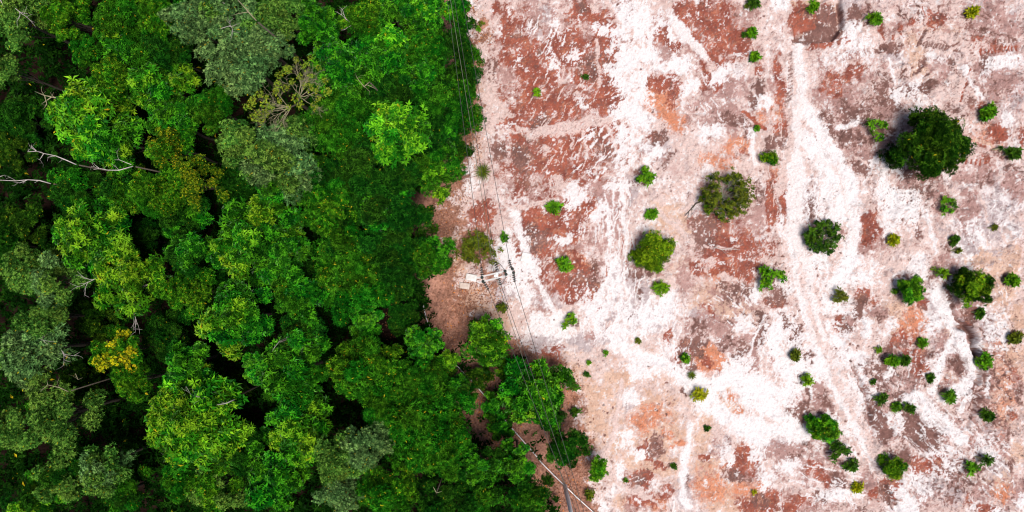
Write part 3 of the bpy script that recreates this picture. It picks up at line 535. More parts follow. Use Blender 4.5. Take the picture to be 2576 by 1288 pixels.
# young plants: position, size, leaf kind, label
PLANTS = [
    (1894, 9, 13, 'd', 'dark small sapling on the top edge above the column of three saplings'),
    (1879, 15, 6, 'o', 'tiny sprig beside the dark sapling on the top edge'),
    (1892, 82, 14, 'g', 'upper one of two green saplings on the pink clay left of the pit'),
    (1872, 88, 7, 'd', 'tiny dark sprig left of the upper green sapling near the pit'),
    (1898, 143, 12, 'g', 'lower one of two green saplings on the pink clay left of the pit'),
    (2052, 8, 16, 'g', 'green sapling on the upper rim of the dug pit'),
    (2202, 50, 16, 'g', 'narrow green sapling right of the dug pit', dict(ecc=.7, rot=1.2)),
    (2183, 44, 6, 'b', 'tiny round sprig beside the narrow sapling right of the pit'),
    (2451, 28, 15, 'y', 'yellow leaved sapling near the top right corner', dict(ecc=.6, rot=.6)),
    (2210, 322, 31, 'g', 'open branching sapling left of the big round tree', dict(n=18, hole=.3)),
    (2491, 283, 25, 'g', 'slanting green sapling right of the big round tree', dict(ecc=.6, rot=.8)),
    (2553, 385, 20, 'd', 'dark flat sapling at the right edge below the big round tree', dict(ecc=.6, rot=-.2)),
    (2518, 372, 7, 'd', 'tiny dark sprig left of the flat sapling at the right edge'),
    (1627, 440, 30, 'g', 'glossy green sapling with big leaves in the upper middle of the clay', dict(n=26)),
    (1393, 522, 18, 'g', 'round green sapling beside the rusty patch near the cables', dict(n=16)),
    (1640, 538, 14, 'g', 'small green sapling below the glossy sapling on grey clay'),
    (1665, 724, 24, 'b', 'light green airy sapling below the olive round bush', dict(n=16, ecc=.8)),
    (1422, 665, 27, 'g', 'green sapling on the rusty patch right of the power pole', dict(n=26, ecc=.75, rot=-.3)),
    (1437, 809, 21, 'b', 'light green sapling on white crust below the power pole', dict(n=12)),
    (2394, 515, 25, 'g', 'ring shaped sapling below the big round tree', dict(n=14, hole=.5, ecc=.75)),
    (2247, 603, 13, 'y', 'small lemon yellow sapling on white clay'),
    (2505, 572, 8, 'o', 'tiny plant in a dark hollow near the right edge'),
    (2398, 604, 10, 'd', 'small dark plant in the middle of a brown hollow, right side'),
    (2412, 630, 9, 'o', 'small olive plant just below the brown hollow, right side'),
    (1940, 690, 36, 'g', 'lush green sapling on the rust stain in the middle of the clay', dict(n=34)),
    (2116, 746, 24, 'o', 'spiky yellowish sapling on the white track', dict(n=12)),
    (2370, 688, 22, 'b', 'pale straggly plant left of the dense dark bush', dict(n=9, ecc=.6, rot=.3)),
    (2549, 705, 20, 'g', 'green sapling at the right edge beside the dense dark bush', dict(ecc=.6)),
    (2469, 788, 10, 'd', 'small dark sapling above the dark gully'),
    (2327, 866, 14, 'g', 'round star-like sapling beside the orange sand patch', dict(n=10)),
    (2247, 907, 17, 'g', 'left one of two low saplings below the orange sand patch', dict(ecc=.7)),
    (2277, 906, 14, 'd', 'right one of two low saplings below the orange sand patch', dict(ecc=.8)),
    (2484, 909, 28, 'g', 'deep green sapling growing out of the lower end of the gully', dict(n=28)),
    (2553, 850, 17, 'o', 'olive sapling at the right edge above the gully sapling'),
    (2390, 998, 22, 'g', 'green sapling beside the white washed slope', dict(n=14)),
    (1998, 893, 13, 'o', 'small olive dry plant on white clay left of the dark wedge'),
    (2030, 957, 19, 'b', 'thin upright light green sapling on white clay', dict(n=9, ecc=.5, rot=1.4)),
    (1723, 900, 10, 'g', 'small green sapling beside the dark red patch'),
    (1760, 997, 18, 'y', 'yellow green sapling on the fork of the white wash', dict(n=16)),
    (1525, 888, 6, 'g', 'tiny green sprig on the white crust left of the white wash'),
    (1482, 911, 5, 'g', 'tiny green sprig near the sandy slope above the tree edge'),
    (1476, 942, 8, 'd', 'small dark tuft on the sandy slope near the tree edge'),
    (2112, 1132, 27, 'd', 'dark drooping plant below the bright round bush', dict(n=24)),
    (2145, 1172, 19, 'd', 'dark green sapling at the end of the bright bush row', dict(n=16)),
    (2220, 1005, 16, 'd', 'left end sapling of the short dark hedge-like row', dict(n=12)),
    (2256, 1024, 11, 'g', 'middle sapling of the short dark hedge-like row'),
    (2291, 1029, 18, 'd', 'right end sapling of the short dark hedge-like row', dict(ecc=.55, rot=-.3, n=12)),
    (2198, 960, 7, 'd', 'tiny dark sapling on speckled ground above the hedge-like row'),
    (2490, 1047, 17, 'd', 'dark green sapling on the brown slope near the right edge', dict(ecc=.7)),
    (2444, 1178, 17, 'g', 'star-like sapling at the lower right in a dark hollow', dict(n=10)),
    (2480, 1160, 22, 'd', 'trailing dark plant right of the star-like sapling', dict(ecc=.5, rot=.4, n=10)),
    (2158, 1227, 11, 'y', 'small yellow green sapling on stained clay at the bottom'),
    (1780, 1079, 8, 'd', 'dark round tuft on smooth pale sand below the white wash'),
    (1696, 1173, 9, 'd', 'dark tuft on tan sand at the bottom middle'),
    (1898, 1240, 6, 'y', 'tiny yellow sprig on tan sand near the bottom edge'),
    (1352, 232, 14, 'b', 'sparse light sprig on rusty soil near the upper cables', dict(n=5, ecc=.5, rot=1.4)),
    (1473, 194, 8, 'd', 'small dark tuft on the dark scraped soil in the upper part'),
    (1905, 321, 9, 'g', 'thin small sprig on pale clay above the olive bush', dict(ecc=.5, rot=1.4)),
    (2211, 880, 8, 'b', 'tiny light sprig left of the orange sand patch'),
    (2344, 952, 10, 'd', 'small dark sprig in the crack right of the rounded brown rocks', dict(ecc=.5, rot=1.2)),
    (1605, 857, 8, 'o', 'small dry tuft on the white crust in the middle'),
    (1265, 775, 16, 'o', 'low olive plant under the cables below the power pole', dict(n=9, ecc=.6)),
    (1575, 1210, 4, 'g', 'tiny green sprig on tan sand left of the dark tuft'),
    (1480, 1245, 14, 'o', 'low olive plant on litter right of the lower pole', dict(n=7)),
    (1172, 380, 12, 'g', 'small green plant at the tree edge above the fresh round tree', dict(n=7)),
    (1440, 970, 16, 'd', 'dark scrub at the right rim of the large deep green tree', dict(n=9)),
    (1445, 1035, 12, 'd', 'dark scrub at the clay edge below the large deep green tree', dict(n=7)),
    (1092, 575, 12, 'd', 'small plant on litter at the notch of the tree line', dict(n=6)),
    (1268, 598, 12, 'g', 'small green plant at the right end of the loose shrub under the cables', dict(n=7)),
    (1210, 58, 9, 'o', 'small olive plant on pale soil right of the upper pole', dict(n=5)),
    (1203, 72, 8, 'g', 'tiny green creeper on reddish litter near the upper pole', dict(n=5)),
]
for row in PLANTS:
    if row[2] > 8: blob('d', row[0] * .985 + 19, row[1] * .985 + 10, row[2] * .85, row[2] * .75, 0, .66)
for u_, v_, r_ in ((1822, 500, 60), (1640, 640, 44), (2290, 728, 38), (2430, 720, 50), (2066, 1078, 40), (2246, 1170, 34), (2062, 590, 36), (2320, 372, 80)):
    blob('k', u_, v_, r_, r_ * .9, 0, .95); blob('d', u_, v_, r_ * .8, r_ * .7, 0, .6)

# scrapes, track marks, specks


def scratches(c, u, v, ru, rv, ang, n, ln, wd, jit=8, s=1.0, depth=0.0, clean=False):
    for _ in range(n):
        a = rnd.uniform(0, 2 * math.pi); r = math.sqrt(rnd.random())
        x, y = u + math.cos(a) * r * ru, v + math.sin(a) * r * rv
        t = math.radians(ang + rnd.gauss(0, jit)); L = ln * rnd.uniform(.4, 1.2) / 2
        stroke(c, wd * rnd.uniform(.6, 1.3), [(x - math.cos(t) * L, y - math.sin(t) * L), (x + math.cos(t) * L, y + math.sin(t) * L)], s, .35, depth, clean)


for a in (('p', 1440, 360, 110, 80, 112, 30, 34, 1.8), ('w', 1500, 390, 60, 70, 130, 26, 30, 2.4), ('p', 1420, 250, 110, 70, 120, 30, 36, 2.2),
          ('w', 1555, 570, 40, 100, 92, 34, 70, 1.6), ('w', 1490, 560, 60, 60, 95, 16, 40, 1.5), ('d', 1500, 180, 50, 50, 100, 16, 26, 1.8),
          ('w', 1560, 720, 50, 70, 95, 20, 50, 1.6), ('r', 1560, 640, 50, 60, 92, 10, 40, 1.2), ('w', 2400, 1090, 60, 50, 48, 26, 34, 1.4),
          ('d', 2330, 1090, 50, 45, 50, 30, 26, 1.7), ('d', 2240, 930, 60, 60, 70, 26, 14, 1.6), ('w', 2330, 950, 50, 50, 100, 18, 26, 1.2),
          ('w', 2100, 1210, 130, 50, 20, 30, 36, 1.6), ('k', 2060, 1150, 80, 60, 40, 24, 26, 2.0), ('d', 2000, 190, 14, 60, 60, 20, 16, 1.8),
          ('w', 1990, 300, 20, 160, 88, 20, 60, 2.0), ('p', 1960, 420, 30, 160, 88, 20, 60, 1.8), ('w', 2500, 760, 40, 60, 80, 16, 40, 1.5),
          ('k', 2300, 280, 60, 60, 60, 12, 24, 2), ('d', 2300, 40, 70, 40, 60, 18, 20, 2), ('r', 2280, 60, 70, 50, 70, 14, 22, 2),
          ('k', 1330, 130, 90, 90, 115, 26, 26, 2.2), ('w', 1350, 120, 80, 90, 110, 24, 26, 1.7), ('d', 1700, 300, 60, 100, 120, 16, 14, 1.4),
          ('k', 2500, 1000, 70, 120, 60, 30, 26, 2.0), ('d', 2520, 900, 50, 160, 60, 26, 20, 1.5), ('w', 2500, 1180, 60, 80, 50, 24, 28, 1.8),
          ('p', 1400, 700, 60, 60, 120, 14, 26, 1.6), ('d', 1860, 780, 60, 60, 30, 20, 18, 1.3), ('w', 1840, 760, 60, 60, 40, 16, 20, 1.5),
          ('k', 1500, 60, 50, 60, 110, 16, 24, 2), ('w', 1770, 260, 60, 90, 60, 20, 26, 2), ('k', 1640, 380, 40, 60, 110, 14, 22, 1.6)):
    scratches(*a)


def teeth(c, p0, p1, n, ln, ang, wd, depth=.09):
    wd = wd * 1.15
    for i in range(n):
        t = i / (n - 1); x = p0[0] + (p1[0] - p0[0]) * t + rnd.uniform(-1, 1); y = p0[1] + (p1[1] - p0[1]) * t + rnd.uniform(-1.5, 1.5)
        a = math.radians(ang + rnd.gauss(0, 5)); L = ln * rnd.uniform(.6, 1.1) / 2
        stroke(c, wd, [(x - math.cos(a) * L, y - math.sin(a) * L), (x + math.cos(a) * L, y + math.sin(a) * L)], 1.1, .2, depth, True)


scratches('g', 2070, 84, 40, 16, -20, 22, 12, 1.8)
scratches('p', 2070, 84, 40, 16, 70, 12, 9, 1.5)
scratches('d', 2030, 50, 30, 26, -30, 12, 18, 2.2)
scratches('d', 2335, 1085, 52, 46, 50, 34, 30, 1.9, 6, 1, .05, True)
scratches('w', 2345, 1095, 52, 46, 48, 16, 34, 1.6, 6, 1, 0, True)
scratches('w', 2335, 945, 22, 14, -20, 6, 34, 1.5, 4, 1, 0, True)
scratches('d', 2420, 870, 40, 90, 60, 16, 22, 1.9, 25, 1, .05, True)
scratches('d', 2500, 960, 60, 160, 60, 30, 20, 1.9, 25, 1, .05, True)
scratches('d', 2300, 200, 40, 40, 130, 14, 16, 2.0, 20, 1, .05, True)
scratches('d', 2440, 80, 80, 50, 20, 12, 22, 1.8, 20, 1, .05, True)
scratches('d', 2140, 40, 50, 30, 70, 10, 16, 2.0, 20, 1, .05, True)
teeth('d', (2320, 108), (2384, 120), 11, 12, 118, 2.0)
teeth('d', (2330, 78), (2312, 112), 6, 15, 118, 2.2)
teeth('d', (2310, 180), (2330, 150), 6, 15, 140, 2.4)
teeth('d', (2214, 116), (2268, 114), 12, 7, 95, 1.8)
teeth('r', (2470, 130), (2560, 120), 11, 14, 85, 2.0)
teeth('d', (2490, 104), (2560, 100), 8, 10, 80, 1.7)
teeth('w', (2484, 155), (2560, 158), 11, 12, 88, 1.8)
teeth('d', (1990, 130), (1985, 250), 14, 12, 150, 2.2)
teeth('d', (2150, 15), (2130, 45), 5, 16, 70, 2)
teeth('r', (2400, 400), (2480, 410), 8, 12, 100, 1.8)
teeth('r', (2490, 330), (2520, 345), 5, 22, 75, 2.2)
teeth('r', (2440, 175), (2420, 250), 8, 10, 120, 1.6)
spots = [(u0 + rnd.gauss(0, su), v0 + rnd.gauss(0, sv)) for (u0, v0, su, sv, n) in
         ((2310, 490, 45, 30, 60), (2040, 440, 60, 60, 90), (2230, 940, 50, 50, 110), (2060, 870, 50, 90, 70), (2500, 150, 50, 60, 50), (2420, 300, 60, 60, 50),
          (1700, 980, 120, 60, 60), (1500, 1150, 80, 90, 40), (2150, 1010, 40, 80, 60), (2000, 640, 60, 90, 70), (1800, 60, 160, 60, 50), (2440, 1050, 80, 120, 90)) for _ in range(n)]
for x, y in spots:
    a = rnd.uniform(0, math.pi); r = rnd.uniform(.9, 2.6)
    stroke('d', r, [(x, y), (x + math.cos(a) * r * 1.2, y + math.sin(a) * r * 1.2)], 1.0, .2, .02)

# relief: pit, gullies, washed channels, soft undulation
poly(None, [(1996, 30), (2120, -20), (2122, 70), (2096, 104), (2000, 106)], depth=.5, warp=.12)
poly('r', [(1994, 24), (2040, 34), (2064, 66), (2030, 80), (1996, 90)], warp=.25)
poly('d', [(1998, 104), (2000, 90), (2032, 82), (2066, 68), (2110, 56), (2114, 92), (2092, 102)], warp=.25)
stroke('d', 4, [(1994, 101), (2030, 107), (2064, 105), (2110, 94)], 1.0, .25)
stroke('d', 3.6, [(2114, 6), (2122, 40), (2122, 72), (2110, 98)], 1.0, .25)
poly('d', [(2048, 10), (2106, 2), (2112, 40), (2070, 52)], .8, warp=.25)
poly('d', [(2143, 924), (2168, 962), (2214, 1010), (2244, 1076), (2232, 1114), (2204, 1112), (2184, 1040), (2156, 960)], .72, warp=.25)
for w_, d_, pts in ((9, .75, [(2410, 820), (2440, 832), (2452, 855), (2457, 885), (2468, 910), (2462, 960)]), (5, .3, [(2392, 770), (2412, 800), (2440, 832)]),
                    (7, .3, [(2320, 200), (2332, 212), (2342, 236)]), (5, .25, [(2144, 930), (2168, 968), (2186, 1030), (2200, 1110)]),
                    (8, .35, [(2460, 985), (2452, 1040), (2440, 1070)]), (4, .2, [(2118, 20), (2122, 70)]), (6, .25, [(2180, 1150), (2200, 1190), (2240, 1240), (2260, 1290)]),
                    (14, .12, [(1560, 880), (1650, 900), (1740, 960), (1800, 965), (1860, 990)]), (12, .12, [(1790, 990), (1830, 1070), (1940, 1110)]),
                    (4, .2, [(2290, 905), (2330, 935), (2345, 960)]), (10, .2, [(2330, 850), (2290, 880), (2210, 900)])):
    stroke(None, w_, pts, depth=d_, warp=.4)

# ---- composite the soil colours
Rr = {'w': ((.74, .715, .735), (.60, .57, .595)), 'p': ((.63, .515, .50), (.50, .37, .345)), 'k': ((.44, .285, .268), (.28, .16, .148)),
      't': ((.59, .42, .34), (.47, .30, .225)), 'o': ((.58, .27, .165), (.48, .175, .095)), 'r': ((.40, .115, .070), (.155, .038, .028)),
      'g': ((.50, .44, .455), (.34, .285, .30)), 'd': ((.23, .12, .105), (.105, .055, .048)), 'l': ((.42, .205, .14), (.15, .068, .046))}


def col(c, t):
    a, b = Rr[c]
    return np.stack([a[i] + (b[i] - a[i]) * t for i in range(3)], -1).astype(np.float32)


def ov(img, a, c, t):
    return img + (col(c, t) - img) * a[..., None]


def zs(x):
    c = x[(VV > 0) & (VV < 1288)][:, (UU > 1200) & (UU < 2576)]
    return (x - c.mean()) / c.std()


t1 = np.clip(.5 + zs(n_fine + n_spk * .7) * .22, 0, 1)
t2 = np.clip(.5 + zs(n_mid * .8 + n_fine * .7 + n_spk * .5) * .27, 0, 1)
n_mid3 = fbm(UW / 24, VW / 24, 91, 4, .7)
n_lrg = fbm(U / 95, V / 95, 95, 3)
zA = zs(n_mid * .80 + st * .95 + n_fine * .50 + n_spk * .22)
zB = zs(n_mid2 * 1.0 - st * .45 + n_fine * .52 + n_spk * .24)
zC = zs(n_mid3 * 1.0 + st * .55 + n_fine * .52 + n_spk * .24)
flake = zA * .25
core = np.maximum.reduce([F['r'], F['d'] * .95, F['o'] * .85])
F['k'] = np.maximum(F['k'], .80 * core)
F['p'] = np.maximum(F['p'], np.clip(1.35 * np.maximum.reduce([core, F['k'], F['t'], F['g'] * .6]), 0, .75))
calm = np.clip(F['w'], 0, 1)
base = sstep(-.55, .55, zs(n_lrg * .7 + n_big * .5) * .55 + zA * .62 + .38 - calm * 1.35 + F['p'] * 1.2)
img = col('w', t1) * (1 - base[..., None]) + col('p', t2) * base[..., None]
relief = np.zeros_like(U)
# loose mauve and rust stains all over the pale crust
for c, z_, lo, hi, am in (('k', zB * .85 + n_lrg * 1.0, .4, 1.8, .55), ('g', zC - n_lrg * .6, .7, 1.9, .55), ('d', zs(n_mid3 * .5 + n_fine * .8 + n_spk * .8), 1.75, 2.2, .7)):
    img = ov(img, sstep(lo, hi, z_ - calm * 1.3) * am, c, t2)
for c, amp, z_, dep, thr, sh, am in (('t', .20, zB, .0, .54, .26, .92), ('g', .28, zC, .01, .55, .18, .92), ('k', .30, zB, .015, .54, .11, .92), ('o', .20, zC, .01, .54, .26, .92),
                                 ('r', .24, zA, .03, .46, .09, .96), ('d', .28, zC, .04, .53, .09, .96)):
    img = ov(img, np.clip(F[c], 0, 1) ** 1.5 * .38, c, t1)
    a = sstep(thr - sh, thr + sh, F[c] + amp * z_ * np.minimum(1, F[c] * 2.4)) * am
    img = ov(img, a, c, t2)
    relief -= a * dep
for c, z_, lo in (('o', zC, .75), ('d', zB, .95), ('k', zs(n_mid3 * .5 + n_fine + n_spk * .6), 1.0)):
    img = ov(img, sstep(lo, lo + .8, z_) * np.clip(F['r'], 0, 1) * .6, c, t1)
# torn rags of lighter crust on the coloured soil
dens = np.clip(F['k'] + core, 0, 1)
a = sstep(1.4, 1.75, -zA * .8 + zs(n_mid3) * .55) * .85
img = ov(img, a * sstep(1.0, .7, F['l']) * (.35 + .65 * dens), 'p', t1)
relief += a * .02
a = sstep(1.5, 1.8, -zB * .7 - zC * .6) * .9
img = ov(img, a * sstep(1.0, .7, F['l']), 'w', t1)
relief += a * .02
for c, amp, z_, thr in (('p', .30, zB, .66), ('w', .30, -zA, .60)):
    f_ = np.clip(F[c], 0, 1) if c == 'w' else np.where(F[c] > .751, F[c], 0)
    a = sstep(thr - .10, thr + .10, f_ + amp * z_ * np.minimum(1, f_ * 2))
    img = ov(img, a * .93, c, t1)
    relief += a * .045
for c in ('p', 't', 'r', 'k', 'd', 'g', 'w'):
    f_ = np.clip(T[c], 0, 1)
    a = sstep(.42, .98, f_ + .30 * zC * np.minimum(1, f_ * 2)) * (.46 if c in 'pw' else .8)
    img = ov(img, a, c, np.clip(t1 - .2, 0, 1))
    if c in 'pw': relief -= a * .05
rid = 1 - np.abs(gn(UW / 10 + st * .6, VW / 10 - st * .6, 301)) * 2.2
rid2 = 1 - np.abs(gn(UW / 23 + st * 1.2, VW / 23, 307)) * 2.4
rgm = sstep(1850, 2200, U)
msk = np.clip(sstep(-.2, .9, zC) * (.5 + .3 * rgm) + .35 * dens, 0, 1) * (1 - .55 * np.clip(F['w'], 0, 1))
crease = np.clip(sstep(.78, .95, rid) * msk * .75 + sstep(.84, .98, rid2) * (.35 + .65 * rgm) * msk * .75, 0, 1)
img = ov(img, crease, 'd', t2)
relief -= crease * .06
lum = zs(n_fine * .7 + n_spk * .9)
img *= np.clip(1 + .10 * lum, .55, 1.3)[..., None]
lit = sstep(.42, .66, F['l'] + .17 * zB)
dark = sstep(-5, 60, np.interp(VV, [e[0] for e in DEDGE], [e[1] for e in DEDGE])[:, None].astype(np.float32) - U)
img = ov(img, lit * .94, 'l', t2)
img *= (1 - .90 * dark * lit)[..., None]      # humus, with the shade under the closed forest painted into its colour
# ruggedness of the eroded right side
rug = sstep(1900, 2250, U)
Z = E + relief + n_big * .10 + n_mid * .06 + flake * .12 + n_fine * .055 + rug * (np.abs(n_mid) * .22 + np.abs(fbm(U / 80, V / 80, 77, 4)) * .40) - .35 * rug * .4
Z = np.clip(Z, -1.6, .7)
fade = sstep(2900, 2600, np.abs(U - 1288) + 600)
verts = np.stack([(U - 1288) / S, (644 - V) / S, Z * np.where(np.abs(U - 1288) > 2400, 0, 1) * np.where(np.abs(V - 644) > 1600, 0, 1)], -1)
idx = np.arange(nU * nV).reshape(nV, nU)
quads = np.stack([idx[1:, :-1], idx[1:, 1:], idx[:-1, 1:], idx[:-1, :-1]], -1).reshape(-1, 4)
gm, nt, bs = nodes('clay_soil')
at = N(nt, 'ShaderNodeAttribute', attribute_name='tone')
f1 = noise(nt, 9, 4, .7); f2 = noise(nt, 34, 3, .7)
c0 = mixc(nt, 1.0, at.outputs['Color'], mixc(nt, maprange(nt, f1, .3, .7, 0, 1), (.86, .85, .85), (1.08, 1.09, 1.1)), 'MULTIPLY')
c0 = mixc(nt, 1.0, c0, mixc(nt, maprange(nt, f2, .3, .7, 0, 1), (.84, .82, .82), (1.12, 1.12, 1.12)), 'MULTIPLY')
nt.links.new(c0, bs.inputs['Base Color'])
bs.inputs['Roughness'].default_value = .92; bs.inputs['Specular IOR Level'].default_value = .15
b1 = N(nt, 'ShaderNodeBump'); b1.inputs['Strength'].default_value = .7; b1.inputs['Distance'].default_value = .05
nt.links.new(f1, b1.inputs['Height'])
b2 = N(nt, 'ShaderNodeBump'); b2.inputs['Strength'].default_value = .6; b2.inputs['Distance'].default_value = .015
nt.links.new(f2, b2.inputs['Height']); nt.links.new(b1.outputs[0], b2.inputs['Normal']); nt.links.new(b2.outputs[0], bs.inputs['Normal'])
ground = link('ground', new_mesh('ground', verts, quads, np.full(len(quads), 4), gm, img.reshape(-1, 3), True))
ground['kind'] = 'structure'


def gz(x, y):
    """ground height at a point"""
    i = min(max(int(np.searchsorted(UU, x * S + 1288)), 0), nU - 1); j = min(max(int(np.searchsorted(VV, 644 - y * S)), 0), nV - 1)
    return float(verts[j, i, 2])


# ------------------------------------------------------------------ foliage
def leaves(name, pos, axis, L, W, m, e0, e1, mat, young=.25, seed=0, droop=.2, fold=.25, ymask=None, lenvar=.3):
    """one mesh of leaf rosettes; m folded leaves about each axis"""
    r = np.random.default_rng(seed)
    n = len(pos)
    ax = axis / np.linalg.norm(axis, axis=1, keepdims=True)
    ref = np.where(np.abs(ax[:, 2:3]) < .9, np.array([[0, 0, 1.]]), np.array([[1., 0, 0]]))
    t = np.cross(ax, ref); t /= np.linalg.norm(t, axis=1, keepdims=True); b = np.cross(ax, t)
    j = np.arange(m)[None, :]
    ang = 2 * np.pi * j / m + r.uniform(0, 6.28, (n, 1)) + r.normal(0, .25, (n, m))
    el = np.radians(r.uniform(e0, e1, (n, m)))
    d = (ax[:, None] * np.cos(el)[..., None] + (t[:, None] * np.cos(ang)[..., None] + b[:, None] * np.sin(ang)[..., None]) * np.sin(el)[..., None])
    side = np.cross(d, np.broadcast_to(ax[:, None], d.shape)); side /= np.linalg.norm(side, axis=2, keepdims=True) + 1e-9
    nn = np.cross(side, d)
    l = L * (1 + r.uniform(-lenvar, lenvar, (n, m)))[..., None]; w = W * (1 + r.uniform(-.25, .25, (n, m)))[..., None]
    p = pos[:, None, :]
    base = p + d * l * .06; mid = p + d * l * .55
    va = mid + side * w / 2 + nn * w * fold; vb = mid - side * w / 2 + nn * w * fold
    tip = p + d * l - nn * l * droop + np.array([0, 0, -1.]) * l * droop * .4
    vv = np.stack([base, va, tip, vb], 2).reshape(-1, 3)
    k = np.arange(n * m) * 4
    ff = np.stack([k, k + 3, k + 2, k, k + 2, k + 1], -1).reshape(-1, 3)
    tone = np.zeros((n, m, 4, 3), np.float32)
    tone[..., 0] = np.clip(r.normal(.45, .30, (n, 1, 1)) + r.normal(0, .20, (n, m, 1)), 0, 1)
    yv = (r.random((n, 1, 1)) < young) * r.uniform(.35, 1, (n, m, 1))
    if ymask is not None: yv = yv * ymask[:, None, None]
    tone[..., 1] = yv
    tone[..., 2] = r.random((n, m, 1))
    return new_mesh(name, vv, ff, np.full(len(ff), 3), mat, tone.reshape(-1, 3))


SP = {
    'A': dict(dark=(.020, .056, .016), light=(.115, .265, .075), young=(.28, .50, .15), L=.21, W=.065, m=6, e=(12, 50), n=140, y=.42),
    'I': dict(dark=(.014, .048, .006), light=(.070, .22, .030), young=(.22, .44, .065), L=.19, W=.060, m=6, e=(15, 58), n=150, y=.42),
    'B': dict(dark=(.008, .048, .002), light=(.036, .215, .006), young=(.23, .48, .018), L=.28, W=.098, m=7, e=(38, 80), n=80, y=.42),
    'C': dict(dark=(.002, .032, .002), light=(.014, .150, .005), young=(.080, .38, .012), L=.285, W=.105, m=7, e=(42, 82), n=80, y=.34),
    'L': dict(dark=(.005, .058, .002), light=(.035, .25, .006), young=(.22, .56, .016), L=.36, W=.135, m=7, e=(42, 82), n=56, y=.50),
    'D': dict(dark=(.002, .020, .002), light=(.011, .080, .005), young=(.034, .17, .010), L=.175, W=.054, m=6, e=(28, 80), n=155, y=.30),
    'H': dict(dark=(.005, .038, .002), light=(.018, .150, .006), young=(.070, .32, .013), L=.19, W=.052, m=6, e=(28, 75), n=155, y=.36),
    'E': dict(dark=(.006, .042, .002), light=(.030, .165, .006), young=(.13, .39, .012), L=.17, W=.055, m=6, e=(28, 80), n=160, y=.36),
    'O': dict(dark=(.014, .044, .003), light=(.055, .155, .007), young=(.25, .33, .010), L=.14, W=.050, m=6, e=(28, 80), n=130, y=.30),
    'F': dict(dark=(.05, .10, .005), light=(.16, .24, .008), young=(.62, .60, .010), L=.12, W=.08, m=6, e=(40, 85), n=150, y=.55),
    'K': dict(dark=(.004, .058, .002), light=(.022, .20, .006), young=(.10, .40, .012), L=.17, W=.13, m=5, e=(50, 85), n=120, y=.38),
    'G': dict(dark=(.05, .11, .008), light=(.17, .29, .028), young=(.36, .48, .045), L=.17, W=.070, m=6, e=(30, 70), n=40, y=.5),
    'Q': dict(dark=(.004, .024, .002), light=(.026, .090, .005), young=(.085, .21, .012), L=.20, W=.065, m=6, e=(28, 80), n=130, y=.30),
    'V': dict(dark=(.022, .075, .003), light=(.10, .24, .008), young=(.28, .48, .015), L=.20, W=.065, m=6, e=(28, 80), n=130, y=.40),
    'P': dict(dark=(.008, .058, .002), light=(.045, .215, .006), young=(.17, .46, .012), L=.28, W=.115, m=6, e=(35, 80), n=64, y=.45),
}
CLR = .85                      # radius of a leaf clump at scale 1
clumps = {}


def make_clump(sp, var):
    s = SP[sp]; r = np.random.default_rng(hash((sp, var)) % 1000 if False else (ord(sp) * 17 + var * 101))
    nb = r.integers(6, 10)
    cen = r.normal(0, 1, (nb, 3)); cen /= np.linalg.norm(cen, axis=1, keepdims=True)
    cen *= r.uniform(.25, .62, (nb, 1)); cen[:, 2] = np.abs(cen[:, 2]) * .75 - .08
    rad = r.uniform(.26, .46, nb)
    w = rad ** 2; k = r.choice(nb, s['n'], p=w / w.sum())
    d = r.normal(0, 1, (s['n'], 3)); d[:, 2] = np.abs(d[:, 2]) * 1.1 - .35
    d /= np.linalg.norm(d, axis=1, keepdims=True)
    pos = cen[k] + d * rad[k][:, None] * r.uniform(.70, 1.28, (s['n'], 1))
    out = pos / (np.linalg.norm(pos, axis=1, keepdims=True) + 1e-6)
    axis = d * .55 + out * .35 + np.array([0, 0, .75]) + r.normal(0, .22, (s['n'], 3))
    if sp in 'AI': axis += np.array([.25, .35, 0])
    me = leaves('leaf_clump', pos * CLR, axis, s['L'], s['W'], s['m'], s['e'][0], s['e'][1], s['mat'], s['y'], var + ord(sp), ymask=sstep(-.05, .35, pos[:, 2]))
    return me


YF = {'A': .993, 'I': .993, 'B': .996, 'C': .998, 'L': .995, 'D': .997, 'H': .994, 'E': .988, 'O': .94, 'F': .9, 'K': .998, 'G': .94, 'Q': .993, 'V': .99, 'P': .99}
for k, s in SP.items():
    s['mat'] = leaf_mat('leaf_' + k, s['dark'], s['light'], s['young'], yfrac=YF[k], trans=.10, spec=.12 if k in 'BCKLP' else .04, rough=.40 if k in 'BCK' else .55)
    clumps[k] = [make_clump(k, i) for i in range(5)]


def wood(base, top, targets, r0, mat, name):
    mb = MB()
    base = Vector(base); top = Vector(top)
    jit = lambda a: Vector((rnd.uniform(-a, a), rnd.uniform(-a, a), 0))
    h = (top - base).length
    mid1 = base.lerp(top, .35) + jit(h * .03); mid2 = base.lerp(top, .7) + jit(h * .03)
    mb.tube([base - Vector((0, 0, .15)), base + Vector((0, 0, h * .04)), mid1, mid2, top], [r0 * 1.5, r0 * 1.08, r0 * .85, r0 * .65, r0 * .35], 8)
    for i, t in enumerate(targets):
        t = Vector(t); st_ = base.lerp(top, rnd.uniform(.55, .95))
        m = st_.lerp(t, .5) + Vector((0, 0, -.12 * (t - st_).length)) + jit(.1)
        mb.tube([st_, m, t], [r0 * .38, r0 * .24, r0 * .1], 5, False)
    return mb.mesh(name, mat, True)


